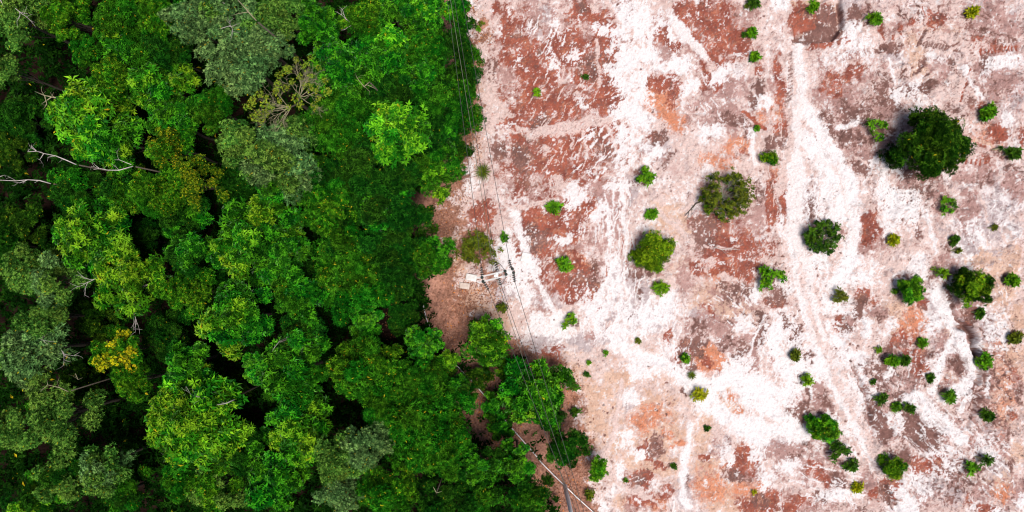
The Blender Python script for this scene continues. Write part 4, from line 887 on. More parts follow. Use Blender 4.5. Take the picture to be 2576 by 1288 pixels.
def twigs(mb, p, d, ln, r, depth, spread=.6, flat=.0, tips=None, nseg=3, kids=3):
    """a branching limb grown into mb"""
    pts = [Vector(p)]; d = Vector(d).normalized()
    for i in range(nseg):
        d = (d + Vector((rnd.gauss(0, .17), rnd.gauss(0, .17), rnd.gauss(0, .10) - flat * .05))).normalized()
        pts.append(pts[-1] + d * ln / nseg)
    mb.tube(pts, [r * (1 - .55 * i / nseg) for i in range(nseg + 1)], 5 if depth > 1 else 4, False)
    if depth == 0:
        if tips is not None: tips.append(pts[-1])
        return
    for k in range(kids):
        t = rnd.uniform(.35, 1.0) if k else 1.0
        i = min(int(t * nseg), nseg - 1)
        q = pts[i].lerp(pts[i + 1], t * nseg - i)
        nd = (d + Vector((rnd.gauss(0, spread), rnd.gauss(0, spread), rnd.gauss(0, spread * .5)))).normalized()
        twigs(mb, q, nd, ln * rnd.uniform(.5, .72), r * .58, depth - 1, spread, flat, tips, nseg, kids)


def tree(u, v, rad, sp, zt, label, cat='tree', name='tree', squash=1.0, rot=0.0, dens=1.0, twig=0, mix=None, group='trees of the forest', neat=False):
    if group == 'trees of the forest' and zt > 7: zt = 7 + (zt - 7) * .62; rad *= 1.13
    k = (H - zt + 1.0) / H / S
    R = rad * k
    zc = zt - .3 * R
    c = P(u, v, zc)
    bx, by = (c.x, c.y) if neat else (c.x + rnd.uniform(-.3, .3), c.y + rnd.uniform(-.3, .3))
    g0 = gz(bx, by)
    root = bpy.data.objects.new(name, None); root.location = (bx, by, g0); COL.objects.link(root)
    root.empty_display_size = .3
    tag(root, label, cat, group)
    cs = min(max(R * .38, .46), 1.0)                    # clump radius
    n = max(3, int(round((R / cs) ** 2 * 2.5 * dens)))
    cr, sr = math.cos(rot), math.sin(rot)
    offs = []
    for i in range(n):
        rr = R * .93 * math.sqrt((i + .35) / n) * rnd.uniform(.86, 1.08) - cs * .30
        rr = max(rr, 0)
        if neat: rr = max(0, R * rnd.uniform(.9, 1.06) * math.sqrt((i + .35) / n) - cs * .5)
        an = i * 2.39996 + rnd.uniform(-.35, .35)
        x, y = rr * math.cos(an), rr * math.sin(an) * squash
        x, y = x * cr - y * sr, x * sr + y * cr
        q_ = math.hypot(x, y) / max(R, .01)
        zz = zt - g0 - cs * .55 - q_ ** 2.4 * R * 1.05 + rnd.gauss(0, .22 * min(R, 1.6))
        offs.append((c.x - bx + x, c.y - by + y, max(zz, cs * .15)))
    top = (c.x - bx, c.y - by, max(zt - g0 - .9 * R, (zt - g0) * .45))
    link('trunk', wood((0, 0, 0), top, [(o[0], o[1], o[2] - .1) for o in offs[:10]], max(.03, .045 * R + .004 * zt), M['bark'], 'trunk'), root)
    for o in offs:
        s_ = cs / CLR * rnd.uniform(.82, 1.18)
        sk = sp if (mix is None or rnd.random() > .4) else mix
        link('leaf_clump', clumps[sk][rnd.randrange(5)], root, o, (rnd.uniform(-.25, .25), rnd.uniform(-.25, .25), rnd.uniform(0, 6.28) if sp not in 'AI' else rnd.uniform(-.9, .9)),
             (s_, s_, s_ * rnd.uniform(.8, 1.05)))
    for i in range(twig):
        mb = MB(); o = offs[rnd.randrange(len(offs))]
        twigs(mb, (o[0], o[1], o[2] + cs * .2), (rnd.gauss(0, 1), rnd.gauss(0, 1), .35), R * .55, .030, 2, .55)
        link('bare_branch', mb.mesh('bare_branch', M['deadwood'], True), root)
    return root


# forest: position on the map, crown radius, kind of foliage, top height, label
FOREST = [
    (30, 40, 66, 'I', 11.5, 'grey green tree with dead twigs filling the top left corner of the forest', dict(twig=3)),
    (160, 42, 58, 'E', 11, 'yellow green vine-draped crown beside the dark gap at the top left'),
    (300, 40, 78, 'B', 11, 'bright green crown on the top edge, left of the sage crowns', dict(mix='H')),
    (392, 30, 56, 'H', 11.5, 'lime green fine-leaved crown on the top edge touching the sage crowns', dict(mix='E')),
    (482, 48, 66, 'A', 12.5, 'grey sage crown on the top edge, left one of the sage cluster'),
    (565, 38, 80, 'A', 12, 'grey sage crown with thin bare branches on the top edge', dict(twig=3, mix='I')),
    (600, 150, 92, 'A', 13, 'palest silvery sage crown, big and round, above the half bare tree'),
    (222, 118, 48, 'H', 9.5, 'narrow green crown hanging over the black gap near the top left'),
    (325, 118, 80, 'C', 10.5, 'deep green crown below the bright crown of the top edge', dict(mix='H')),
    (412, 132, 58, 'D', 9.5, 'dark green crown left of the palest sage crown'),
    (275, 192, 54, 'E', 11, 'small yellow green crown above the light rosette-leaved tree on the left'),
    (388, 212, 74, 'B', 11, 'mid green crown of upright rosettes left of the half bare tree', dict(mix='C')),
    (4, 176, 40, 'I', 11.5, 'small sage crown cut by the left edge below the top corner', dict(twig=1)),
    (212, 296, 94, 'B', 11.5, 'light green rosette-leaved crown right above the forked white dead branch', dict(mix='L')),
    (292, 358, 70, 'C', 11, 'green rosette crown whose lower rim hides a white dead branch', dict(mix='B')),
    (424, 292, 64, 'C', 10.5, 'green fine rosette crown above the orange tinged crown'),
    (532, 272, 56, 'H', 10.5, 'fresh green round crown under the palest sage crown, left side'),
    (596, 366, 66, 'I', 12, 'grey green crown forming the left half of the middle sage pair'),
    (430, 372, 64, 'O', 10.5, 'olive crown flecked with orange leaves left of the middle sage pair', dict(mix='E')),
    (490, 462, 56, 'O', 10, 'orange tinged crown below the olive crown in the left forest'),
    (310, 482, 66, 'E', 9.5, 'dull olive crown below the rosette-leaved trees on the left', dict(mix='D')),
    (186, 474, 64, 'D', 9.5, 'dark olive green crown between the two white dead branches on the left', dict(mix='H')),
    (40, 302, 80, 'D', 5.0, 'dim dark green crown on the left edge above the white dead branches'),
    (25, 376, 50, 'Q', 5.0, 'very dark small crown on the left edge beside the white branch'),
    (222, 592, 100, 'B', 11.5, 'big bright rosette-leaved crown in the middle of the left forest', dict(mix='C')),
    (366, 486, 56, 'H', 9.5, 'mid green crown left of the yellow green climbing column'),
    (460, 545, 76, 'D', 6.5, 'dark fine-leaved crown below the orange tinged crown', dict(mix='C')),
    (640, 602, 116, 'C', 10.5, 'wide vivid green rosette crown in the centre of the forest', dict(mix='B')),
    (415, 482, 52, 'E', 11, 'yellow green narrow column of climbers beside the orange tinged crown'),
    (52, 566, 66, 'Q', 4.5, 'near black crown at the left edge, mid height'),
    (14, 612, 60, 'D', 5.0, 'dark crown cut by the left edge above the sage trees'),
    (704, 24, 66, 'I', 11, 'olive sage crown on the top edge right of the sage cluster'),
    (662, 118, 60, 'A', 12, 'grey sage crown leaning against the right side of the palest sage crown'),
    (905, 50, 58, 'E', 11, 'fine-leaved yellow green crown near the top edge of the forest', dict(mix='H', twig=1)),
    (990, 26, 48, 'C', 10, 'deep green crown on the top edge beside the yellow green one'),
    (1070, 20, 52, 'C', 9.5, 'bright rosette crown on the top edge near the upper pole', dict(mix='L')),
    (790, 60, 54, 'C', 10, 'dark green rosette crown between the olive sage and yellow green crowns'),
    (850, 178, 82, 'C', 10.5, 'glossy green rosette crown right of the half bare tree'),
    (960, 146, 70, 'C', 10.5, 'bright large-leaved rosette crown below the yellow green crown', dict(mix='L')),
    (1065, 108, 64, 'H', 9.5, 'fine mid green crown below the bright rosettes of the top edge'),
    (1138, 118, 50, 'D', 8, 'dark green crown crossed by the leftmost cable near the top'),
    (1166, 190, 44, 'D', 6.5, 'dark fine-leaved tree at the clay edge under the cables', dict(mix='H')),
    (1178, 140, 38, 'H', 5.5, 'olive green fringe tree bulging over the clay below the upper pole', dict(mix='E')),
    (1068, 176, 50, 'C', 9, 'green rosette crown beside the fine mid green crown'),
    (990, 222, 58, 'D', 9.5, 'dark crown between the large-leaved rosettes and the bright lime rosettes'),
    (1108, 244, 78, 'D', 8.5, 'broad dark fine-leaved crown near the clay edge', dict(mix='H')),
    (1178, 236, 26, 'H', 3.2, 'small dark tree filling the tree line between the two bulges over the clay'),
    (1152, 305, 40, 'D', 4.5, 'dark fine tree behind the small round tree at the clay edge'),
    (1146, 372, 40, 'D', 5.0, 'dark low tree at the tree line above the fresh green round tree', dict(mix='H')),
    (1150, 20, 34, 'C', 5.5, 'rosette tree under the cables on the top edge beside the upper pole'),
    (1186, 296, 36, 'H', 4.5, 'small round tree bulging over the clay under the leftmost cable'),
    (850, 302, 92, 'H', 10.5, 'broad moss green fine-leaved crown right of the middle sage pair'),
    (986, 330, 74, 'L', 11.5, 'brightest lime rosette crown with the largest leaves in the forest', dict(mix='L')),
    (706, 392, 96, 'A', 12, 'large grey sage crown below the half bare tree', dict(mix='I')),
    (918, 424, 100, 'D', 10, 'large dark green crown below the lime rosette crown'),
    (1088, 332, 60, 'D', 8, 'dark crown between the lime rosettes and the small clay edge tree', dict(mix='C')),
    (1096, 430, 64, 'H', 7.5, 'fresh green round tree standing out at the clay edge', dict(mix='P')),
    (828, 522, 70, 'E', 10.5, 'yellow green crown below the large dark crown', dict(mix='H')),
    (960, 530, 86, 'D', 9.5, 'deep green crown right of the yellow green crown', dict(mix='C')),
    (1064, 540, 34, 'D', 6, 'small dark tree at the notch of the clay edge'),
    (692, 482, 60, 'C', 9.5, 'dark small-leaved crown tucked under the large sage crown'),
    (700, 640, 60, 'C', 10.5, 'vivid rosette crown joined to the wide green rosette crown'),
    (880, 618, 92, 'H', 9.5, 'moss green fine crown in the middle of the forest', dict(mix='D')),
    (1084, 648, 58, 'C', 7, 'green tree with yellow leaves at its foot beside the litter clearing', dict(mix='H')),
    (60, 676, 64, 'I', 11.5, 'sage crown on the left below the near black crown'),
    (132, 700, 66, 'I', 11.5, 'sage crown left of the bright tree with bare branches', dict(mix='A')),
    (312, 706, 86, 'B', 11.5, 'bright rosette-leaved crown with grey bare branches showing through', dict(twig=3)),
    (470, 738, 58, 'E', 10, 'compact olive round crown in the centre left of the forest'),
    (585, 800, 86, 'C', 11, 'glossy light green rosette crown right of the compact olive crown', dict(mix='B')),
    (288, 888, 58, 'E', 10.5, 'crown with a patch of yellow blossom on top', dict(mix='F')),
    (326, 962, 44, 'E', 9.5, 'small olive crown hanging below the yellow blossom'),
    (120, 800, 46, 'I', 9.5, 'dim sage crown above the large left sage tree'),
    (72, 890, 90, 'I', 11.5, 'large sage tree at the left edge, level with the yellow blossom', dict(mix='A', twig=2)),
    (130, 1060, 84, 'I', 11.5, 'grey green bushy crown at the lower left', dict(mix='H')),
    (18, 1082, 52, 'I', 11, 'yellowish sage crown cut by the left edge at the lower left'),
    (414, 846, 66, 'D', 6.0, 'dark crown right of the yellow blossom'),
    (482, 1070, 128, 'B', 12, 'biggest light green rosette crown, broad and round, at the lower left', dict(mix='L')),
    (458, 926, 58, 'C', 10, 'green rosette crown above the biggest light green crown'),
    (248, 1192, 66, 'I', 10, 'sage crown left of the foot of the biggest light green crown', dict(mix='A')),
    (148, 1206, 62, 'I', 9.5, 'dim sage crown near the bottom left corner', dict(mix='D')),
    (534, 1242, 72, 'E', 10.5, 'yellowish sage crown on the bottom edge below the biggest crown', dict(mix='I')),
    (452, 1210, 56, 'H', 9.5, 'green fine crown under the biggest light green crown'),
    (612, 1152, 62, 'D', 9, 'dark green crown right of the biggest light green crown', dict(mix='C')),
    (300, 1246, 60, 'H', 6.0, 'dark green crown on the bottom edge left of the yellowish sage crown', dict(mix='D')),
    (78, 1264, 60, 'B', 8.5, 'green crown on the bottom edge near the left corner', dict(mix='D')),
    (642, 930, 40, 'K', 10, 'vivid round-leaved emerald crown in the forest centre'),
    (745, 742, 72, 'C', 10, 'green fine rosette crown right of the glossy light green crown', dict(mix='H')),
    (880, 712, 92, 'H', 10, 'olive moss crown with pale tendrils above the bare soil gap', dict(mix='E')),
    (992, 690, 62, 'D', 8, 'dark crown left of the litter clearing'),
    (914, 812, 42, 'K', 8, 'feathery bluish green crown left of the bare soil gap', dict(mix='C')),
    (915, 930, 92, 'E', 10.5, 'olive crown dotted with yellow tips in the lower forest', dict(mix='H')),
    (728, 950, 90, 'C', 10.5, 'mid green crown left of the olive dotted crown', dict(mix='H')),
    (1064, 868, 50, 'C', 7, 'vivid rosette tree beside the white pipe', dict(mix='K')),
    (1124, 910, 34, 'P', 5, 'small green tree hiding the white pipe at the litter clearing'),
    (1042, 966, 60, 'H', 10, 'light moss green crown below the vivid rosette tree'),
    (745, 1082, 86, 'C', 10.5, 'rosette crown right of the dark crown in the lower forest', dict(mix='B')),
    (916, 1132, 60, 'A', 11.5, 'bluish sage crown in the lower forest'),
    (846, 1160, 64, 'I', 11.5, 'pale yellowish sage crown beside the bluish sage crown'),
    (1060, 1082, 118, 'H', 10.5, 'largest moss green crown in the lower forest', dict(mix='H')),
    (690, 1208, 80, 'C', 10, 'green rosette crown at the bottom left of the pale sage crown'),
    (850, 1242, 56, 'A', 11, 'sage crown on the bottom edge'),
    (970, 1240, 74, 'H', 11, 'lime tinged crown on the bottom edge right of the sage crown', dict(mix='E')),
    (1124, 1150, 60, 'H', 9, 'green crown on the right flank of the largest moss green crown'),
    (1206, 1176, 50, 'C', 7.5, 'deep green crown left of the brown soil strip', dict(mix='D')),
    (1200, 1254, 72, 'D', 7, 'dark green crown on the bottom edge left of the lower pole', dict(mix='H')),
    (1094, 1268, 52, 'D', 8, 'dark crown on the bottom edge right of the lime tinged crown'),
    (660, 1140, 50, 'Q', 5.0, 'near black crown between two rosette crowns in the lower forest'),
    (960, 1034, 58, 'H', 10, 'moss green crown between the olive dotted and largest moss crowns'),
    (752, 850, 66, 'D', 8.5, 'dark green crown below the fine rosette crown in the forest centre', dict(mix='C')),
    (1222, 860, 66, 'P', 4.2, 'round bright shrub-like tree standing alone on the litter under the cables', dict(mix='H')),
    (1340, 992, 92, 'C', 5.5, 'large deep green tree under the cables at the clay edge', dict(mix='P')),
    (1424, 1128, 60, 'D', 4.8, 'dark dense tree under the cables above the lower pole', dict(mix='H')),
    (1506, 1182, 27, 'P', 2.4, 'small bushy tree at the sandy edge right of the dark dense tree'),
    (1292, 1162, 52, 'C', 6, 'vivid rosette tree left of the white pipe at the bottom', dict(mix='K')),
    (1330, 1250, 62, 'D', 6, 'dark tree on the bottom edge left of the lower pole', dict(mix='H')),
    (1206, 948, 40, 'Q', 2.2, 'dark low scrub on brown soil below the bright shrub-like tree', dict(dens=.7)),
    (1240, 1022, 34, 'C', 2.6, 'young rosette sapling on the brown soil strip', dict(dens=.7)),
    (1280, 930, 36, 'P', 2.4, 'low green scrub between the two trees under the cables', dict(dens=.7)),
    (1176, 985, 34, 'D', 2.6, 'dark scrub hiding the white pipe below the litter clearing', dict(dens=.8, mix='H')),
    (1262, 1072, 40, 'D', 3.2, 'dark bushy tree over the white pipe in the middle of the brown strip', dict(mix='C')),
    (1385, 1050, 44, 'D', 4.0, 'dark tree filling the space between the two big trees under the cables', dict(mix='C')),
    (775, 700, 60, 'D', 6, 'dim green crown below the moss green crown in the forest centre'),
    (1010, 620, 56, 'D', 7.5, 'dark crown at the right of the moss green fine crown'),
    (560, 690, 56, 'D', 5.5, 'dark crown between the wide rosette crown and the compact olive crown'),
    (360, 610, 60, 'D', 5.5, 'dim dark crown right of the big bright rosette crown'),
    (190, 960, 56, 'Q', 4.5, 'near black crown between the left sage tree and the yellow blossom'),
    (570, 980, 52, 'Q', 4.5, 'near black crown under the grey dead branch'),
    (232, 800, 60, 'Q', 4.5, 'black green crown above the yellow blossom'),
    (1010, 800, 46, 'D', 5.5, 'dark low tree beside the bare soil gap'),
    (1160, 60, 34, 'D', 5, 'dark scrubby tree at the foot of the upper pole', dict(mix='H')),
    (1140, 975, 40, 'D', 6, 'dark tree left of the brown soil strip', dict(mix='C')),
    (470, 640, 60, 'D', 9, 'deep green crown left of the wide vivid rosette crown', dict(mix='C')),
    (590, 470, 60, 'D', 5.5, 'dark crown left of the dark small-leaved crown below the sage pair'),
    (780, 440, 60, 'D', 9, 'dark green crown at the right foot of the large sage crown', dict(mix='C')),
    (1010, 430, 56, 'D', 8.5, 'dark crown between the large dark crown and the fresh green round tree'),
    (900, 250, 56, 'D', 9, 'dark crown above the broad moss green crown', dict(mix='C')),
]
for row in FOREST:
    kw = row[6] if len(row) > 6 else {}
    tree(row[0], row[1], row[2], row[3], row[4], row[5], **kw)

# half bare tree in the upper forest: spreading limbs, sparse yellow green leaf clumps on the rim
c = P(722, 236, 11.0)
root = bpy.data.objects.new('half_bare_tree', None); root.location = (c.x, c.y, gz(c.x, c.y)); COL.objects.link(root)
tag(root, 'half bare tree, fans of pale twigs with sparse yellow green leaves', 'tree', 'trees of the forest')
mb = MB(); mb.tube([(0, 0, -.2), (.05, .05, 3), (-.05, 0, 6.5), (0, 0, 8.6), (.25, .2, 9.25)], [.20, .15, .12, .09, .05], 8); mb.tube([(0, 0, 8.3), (-.2, -.25, 8.8), (-.36, -.46, 9.15)], [.08, .06, .045], 6)
link('trunk', mb.mesh('trunk', M['bark'], True), root)
tips = []
for (a, e, L) in ((35, .25, 1.4), (62, .3, 1.5), (85, .3, 1.3), (10, .2, 1.4), (-14, .15, 1.2), (110, .35, 1.1), (48, .5, 1.2), (22, .45, 1.3), (74, .1, 1.2)):
    mb = MB(); an = math.radians(a)
    twigs(mb, (.25, .2, 9.2), (math.cos(an), math.sin(an), e), L * .8, .030, 4, .55, 0, tips)
    link('bare_branch', mb.mesh('bare_branch', M['twig'], True), root)
for (a, e, L) in ((165, .2, 1.6), (185, .2, 1.7), (205, .2, 1.6), (228, .2, 1.4), (150, .25, 1.4), (250, .1, 1.2), (175, .45, 1.3), (196, .05, 1.5), (216, .4, 1.2)):
    mb = MB(); an = math.radians(a)
    twigs(mb, (-.35, -.45, 9.1), (math.cos(an), math.sin(an), e), L * .8, .030, 4, .55, 0, None)
    link('bare_branch', mb.mesh('bare_branch', M['twig'], True), root)
for (u, v) in ((745, 150), (765, 165), (800, 172), (818, 205), (822, 232), (800, 250), (705, 190), (722, 178), (640, 250), (665, 262), (690, 230), (700, 250), (670, 285), (780, 145), (645, 280), (660, 305), (712, 222), (730, 175), (755, 190), (780, 190), (770, 215), (735, 205), (650, 235), (680, 270), (630, 265), (790, 225), (745, 250), (720, 270), (700, 215), (640, 300), (612, 268), (668, 245), (790, 265), (758, 262)):
    p = P(u, v, 10.4) - root.location
    p.z = 10.2 + rnd.uniform(-.3, .3)
    s_ = rnd.uniform(.30, .52)
    link('leaf_clump', clumps['G'][rnd.randrange(5)], root, p, (rnd.uniform(-.3, .3), rnd.uniform(-.3, .3), rnd.uniform(0, 6)), (s_, s_, s_))


# bleached dead branches of dead trees showing in the gaps
def dead_tree(paths, z, label, r=.07, mat='deadwood', trunk_at=None):
    base = P(*trunk_at, z) if trunk_at else P(*paths[0][0], z)
    root = bpy.data.objects.new('dead_tree', None); root.location = (base.x, base.y, gz(base.x, base.y)); COL.objects.link(root)
    tag(root, label, 'dead tree', 'dead trees in the forest')
    mb = MB(); g0 = root.location.z
    mb.tube([(0, 0, -.1), (.1, .05, z * .5), (0, 0, z - g0 - .3)], [r * 2.2, r * 1.7, r * 1.1], 7)
    link('trunk', mb.mesh('trunk', M['bark'], True), root)
    for i, pth in enumerate(paths):
        mb = MB(); n = len(pth); pts = []
        for j, (u, v) in enumerate(pth):
            q_ = P(u, v, z + .4 * math.sin(j * 1.7 + i)); pts.append(q_ - root.location)
        rr = r if i == 0 else r * .6
        mb.tube(pts, [rr * (1 - .6 * j / (n - 1)) for j in range(n)], 6)
        for j in range(1, n - 1):
            d = pts[j + 1] - pts[j]
            twigs(mb, pts[j], d + Vector((rnd.gauss(0, .4), rnd.gauss(0, .4), .1)), .45, rr * .35, 1, .5, kids=2)
        link('bare_branch', mb.mesh('bare_branch', M[mat], True), root)


dead_tree([[(192, 414), (165, 402), (140, 392), (110, 386), (92, 380), (78, 366)], [(110, 386), (100, 402), (92, 398)], [(92, 380), (70, 382), (72, 374)]], 10.6, 'forked white dead branch on the left above the dark gap', .038)
dead_tree([[(335, 418), (300, 428), (272, 428), (250, 424), (236, 426)], [(250, 424), (238, 414), (236, 410)], [(330, 414), (300, 402), (288, 402)]], 11.3, 'white dead branch under the green rosette crown', .036)
dead_tree([[(128, 462), (100, 454), (70, 452), (40, 455), (0, 453), (-40, 458)], [(70, 452), (50, 460), (34, 458)], [(0, 444), (12, 440), (14, 446)]], 9.2, 'long pale dead branch reaching in from the left edge', .038)
dead_tree([[(590, 1005), (570, 1014), (550, 1018), (530, 1016), (514, 1000), (496, 998), (480, 992), (468, 972)]], 9.6, 'crooked grey dead branch above the biggest light green crown', .045, 'greytwig', (560, 1016))
dead_tree([[(182, 252), (140, 246), (112, 240), (88, 230)], [(112, 240), (118, 262), (108, 276)], [(130, 244), (104, 262)]], 6.0, 'dim brown dead branch in the dark gap at the upper left', .07, 'twig')
dead_tree([[(645, 52), (625, 30), (606, 8), (590, -10)], [(625, 30), (600, 34), (580, 40)]], 12.7, 'bare brown branch over the sage crowns at the top', .04, 'twig')
dead_tree([[(172, 985), (150, 975), (120, 968), (102, 985)], [(120, 968), (118, 955)], [(190, 940), (196, 955), (208, 950)]], 10.4, 'bare grey branch below the large left sage tree', .03, 'twig')
dead_tree([[(930, 206), (916, 218), (917, 222)], [(916, 218), (898, 196), (893, 182)], [(925, 214), (948, 225)]], 10.4, 'thin grey bare branch among the glossy rosettes', .04, 'twig')
dead_tree([[(700, 862), (692, 872), (684, 884)], [(692, 872), (704, 858), (716, 862)]], 9.8, 'small tangle of grey twigs in the forest centre', .035, 'greytwig')
dead_tree([[(1098, 1240), (1090, 1225)], [(1098, 1240), (1112, 1236)]], 8.6, 'short bare twig on the bottom edge of the forest', .03, 'twig')

# dark undergrowth covering the forest floor
NU_ = 26000
up, uax = [], []
tries = 0
while len(up) < NU_:
    uu_, vv_ = rnd.uniform(-150, 1440), rnd.uniform(-120, 1400)
    e_ = float(np.interp(vv_, [x[0] for x in EDGE], [x[1] for x in EDGE])) - 24
    if uu_ > e_: continue
    d_ = float(np.interp(vv_, [x[0] for x in DEDGE], [x[1] for x in DEDGE]))
    if uu_ > d_ + 6 and rnd.random() < (.80 if 880 < vv_ < 1150 else .93): continue
    if uu_ > e_ - 30 or (rnd.random() < .85 and uu_ > e_ - 60): continue
    if math.hypot((uu_ - 985) / 34, (vv_ - 808) / 44) < 1 or math.hypot((uu_ - 1200) / 40, (vv_ - 1000) / 80) < 1 and rnd.random() < .85: continue
    p = P(uu_, vv_, 0)
    hgt = max(0.1, 1.5 + 1.1 * math.sin(p.x * 1.3 + math.sin(p.y * .9) * 2) + rnd.gauss(0, .6)) * min(1, max(0, (e_ - uu_ - 10) / 110) + .12)
    up.append((p.x, p.y, hgt)); uax.append((rnd.gauss(0, .4), rnd.gauss(0, .4), 1))
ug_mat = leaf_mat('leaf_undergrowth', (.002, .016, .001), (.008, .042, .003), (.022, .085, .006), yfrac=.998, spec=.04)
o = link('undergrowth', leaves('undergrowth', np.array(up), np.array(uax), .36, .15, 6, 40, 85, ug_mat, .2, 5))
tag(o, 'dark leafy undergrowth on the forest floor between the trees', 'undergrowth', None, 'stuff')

# ------------------------------------------------------------------ plants on the clay
SPRIG = {}


def sprig_mat(name, dark, light, young, yf=.995):
    return leaf_mat(name, dark, light, young, yfrac=yf, spec=.2, rough=.45, trans=.18)


SM = {'g': sprig_mat('leaf_sapling', (.012, .080, .003), (.042, .19, .006), (.17, .43, .010)),
      'b': sprig_mat('leaf_sapling_bright', (.040, .14, .005), (.10, .27, .008), (.22, .42, .010)),
      'y': sprig_mat('leaf_sapling_yellow', (.14, .22, .005), (.30, .38, .006), (.50, .48, .008)),
      'd': sprig_mat('leaf_sapling_dark', (.008, .045, .003), (.024, .095, .006), (.08, .21, .010)),
      'o': sprig_mat('leaf_sapling_olive', (.030, .060, .005), (.08, .13, .010), (.18, .22, .014))}
for key, mt in SM.items():
    SPRIG[key] = []
    for v_ in range(4):
        r = np.random.default_rng(100 + v_)
        n = 2
        pos = r.normal(0, .05, (n, 3)); pos[:, 2] = r.uniform(-.05, .06, n)
        ax_ = np.stack([r.normal(0, .35, n), r.normal(0, .35, n), np.ones(n)], -1)
        SPRIG[key].append(leaves('sprig', pos, ax_, .25, .11, 6, 38, 84, mt, .55, 200 + v_, lenvar=.35))


def plant(u, v, rad, key, label, n=None, ecc=1.0, rot=0.0, hole=0.0, name='sapling', cat='shrub', h=None, sc=1.0, group='young plants on the bare clay'):
    R = rad / S
    h = h if h is not None else max(.25, R * .95)
    c = P(u, v, h * .75)
    g0 = gz(c.x, c.y)
    root = bpy.data.objects.new(name, None); root.location = (c.x * .985, c.y * .985, g0); COL.objects.link(root)
    root.empty_display_size = .2
    tag(root, label, cat, group)
    n = n or max(4, int(20 * R * R / .22 + 4))
    n = min(n, 80)
    mb = MB(); sites = []
    cr, sr = math.cos(rot), math.sin(rot)
    nbr = 13 if n > 60 else rnd.randint(3, 6) if n > 6 else 3
    br = [(2 * math.pi * (b + rnd.uniform(-.3, .3)) / nbr, rnd.uniform(.55, 1.12)) for b in range(nbr)]
    for i in range(n):
        an, ln_ = br[i % nbr]
        q_ = math.sqrt(hole + (1 - hole) * (i + .5) / n)
        an += rnd.gauss(0, .30)
        rr = max(R - .08 * sc, .05) * q_ * ln_ * rnd.uniform(.85, 1.12)
        x, y = rr * math.cos(an), rr * math.sin(an) * ecc
        x, y = x * cr - y * sr, x * sr + y * cr
        z = h * (1.0 - .5 * q_ * q_) * rnd.uniform(.7, 1.15)
        sites.append((c.x - root.location.x + x, c.y - root.location.y + y, z))
    for s_ in sites[:24]:
        mb.tube([(0, 0, -.05), (s_[0] * .35, s_[1] * .35, s_[2] * .6), s_], [.022, .015, .008], 4, False)
    link('stem', mb.mesh('stem', M['twig'], True), root)
    for s_ in sites:
        k_ = sc * rnd.uniform(.85, 1.45) * (1.0 if rad > 9 else .6)
        tilt = Vector((s_[0], s_[1], 0)) * .5
        link('sprig', SPRIG[key][rnd.randrange(4)], root, s_, (-tilt.y * .8 + rnd.gauss(0, .2), tilt.x * .8 + rnd.gauss(0, .2), rnd.uniform(0, 6.28)), (k_, k_, k_))
    return root


for row in PLANTS:
    kw = row[5] if len(row) > 5 else {}
    plant(row[0], row[1], row[2], row[3], row[4], **kw)

# bigger bushes standing on the clay
BUSH = 'bushes and small trees on the bare clay'
tree(2358, 358, 98, 'Q', 3.6, 'big round dark green tree standing alone on the clay', group=BUSH, dens=1.9, neat=True)
tree(1645, 634, 54, 'V', 1.9, 'round olive green bush in the middle of the clay', 'bush', 'bush', group=BUSH, dens=1.25)
tree(2448, 722, 56, 'V', 1.7, 'dense dark green oval bush near the right edge', 'bush', 'bush', group=BUSH, squash=.75, rot=-.35, dens=1.4, mix='Q')
tree(2293, 729, 37, 'P', 1.3, 'compact fresh green bush left of the dense dark oval bush', 'bush', 'bush', group=BUSH, dens=1.2)
tree(2076, 1080, 40, 'P', 1.5, 'bright green round bush at the lower right', 'bush', 'bush', group=BUSH, dens=1.3, mix='L')
tree(2252, 1178, 36, 'E', 1.2, 'olive green bush near the bottom right', 'bush', 'bush', group=BUSH, dens=1.0, mix='V')
tree(1940, 397, 22, 'V', .9, 'small olive bush on pink clay right of the twiggy bush', 'bush', 'bush', group=BUSH, mix='E')
plant(1198, 622, 60, 'o', 'loose green shrub under the cables above the power pole', n=70, name='bush', cat='bush', h=1.2, group=BUSH, ecc=.85)


def twiggy_bush(u, v, rad, n_stem, nsp, key, label, mat, h=1.3, leafy=.5):
    R = rad / S; c = P(u, v, h * .6)
    root = bpy.data.objects.new('twiggy_bush', None); root.location = (c.x, c.y, gz(c.x, c.y)); COL.objects.link(root)
    tag(root, label, 'bush', BUSH)
    tips = []
    for i in range(n_stem):
        a = 2 * math.pi * i / n_stem + rnd.uniform(-.2, .2)
        mb = MB(); twigs(mb, (0, 0, 0), (math.cos(a), math.sin(a), rnd.uniform(.5, 1.3)), R * .62, .024, 2, .5, 0, tips, 3, 3)
        link('stem', mb.mesh('stem', M[mat], True), root)
    for i in range(int(nsp / 4)):
        a = rnd.uniform(0, 2 * math.pi); q_ = .97 * math.sqrt(rnd.random())
        if q_ < .38 and rnd.random() < leafy * .8: continue
        s2 = rnd.uniform(.18, .32)
        link('leaf_clump', clumps['V' if key == 'o' and rnd.random() < .6 else 'Q'][rnd.randrange(5)], root, (R * q_ * math.cos(a), R * q_ * math.sin(a), h * rnd.uniform(.2, .6)), (0, 0, rnd.uniform(0, 6.28)), (s2, s2, s2))
    tips = [t for t in tips if R * .30 < math.hypot(t.x, t.y) < R * 1.08]
    rnd.shuffle(tips)
    tips.sort(key=lambda t: -(math.hypot(t.x, t.y) - t.y * leafy))
    for t in tips[:nsp]:
        k_ = rnd.uniform(.6, 1.0)
        link('sprig', SPRIG[key][rnd.randrange(4)], root, t, (rnd.gauss(0, .3), rnd.gauss(0, .3), rnd.uniform(0, 6.28)), (k_, k_, k_))


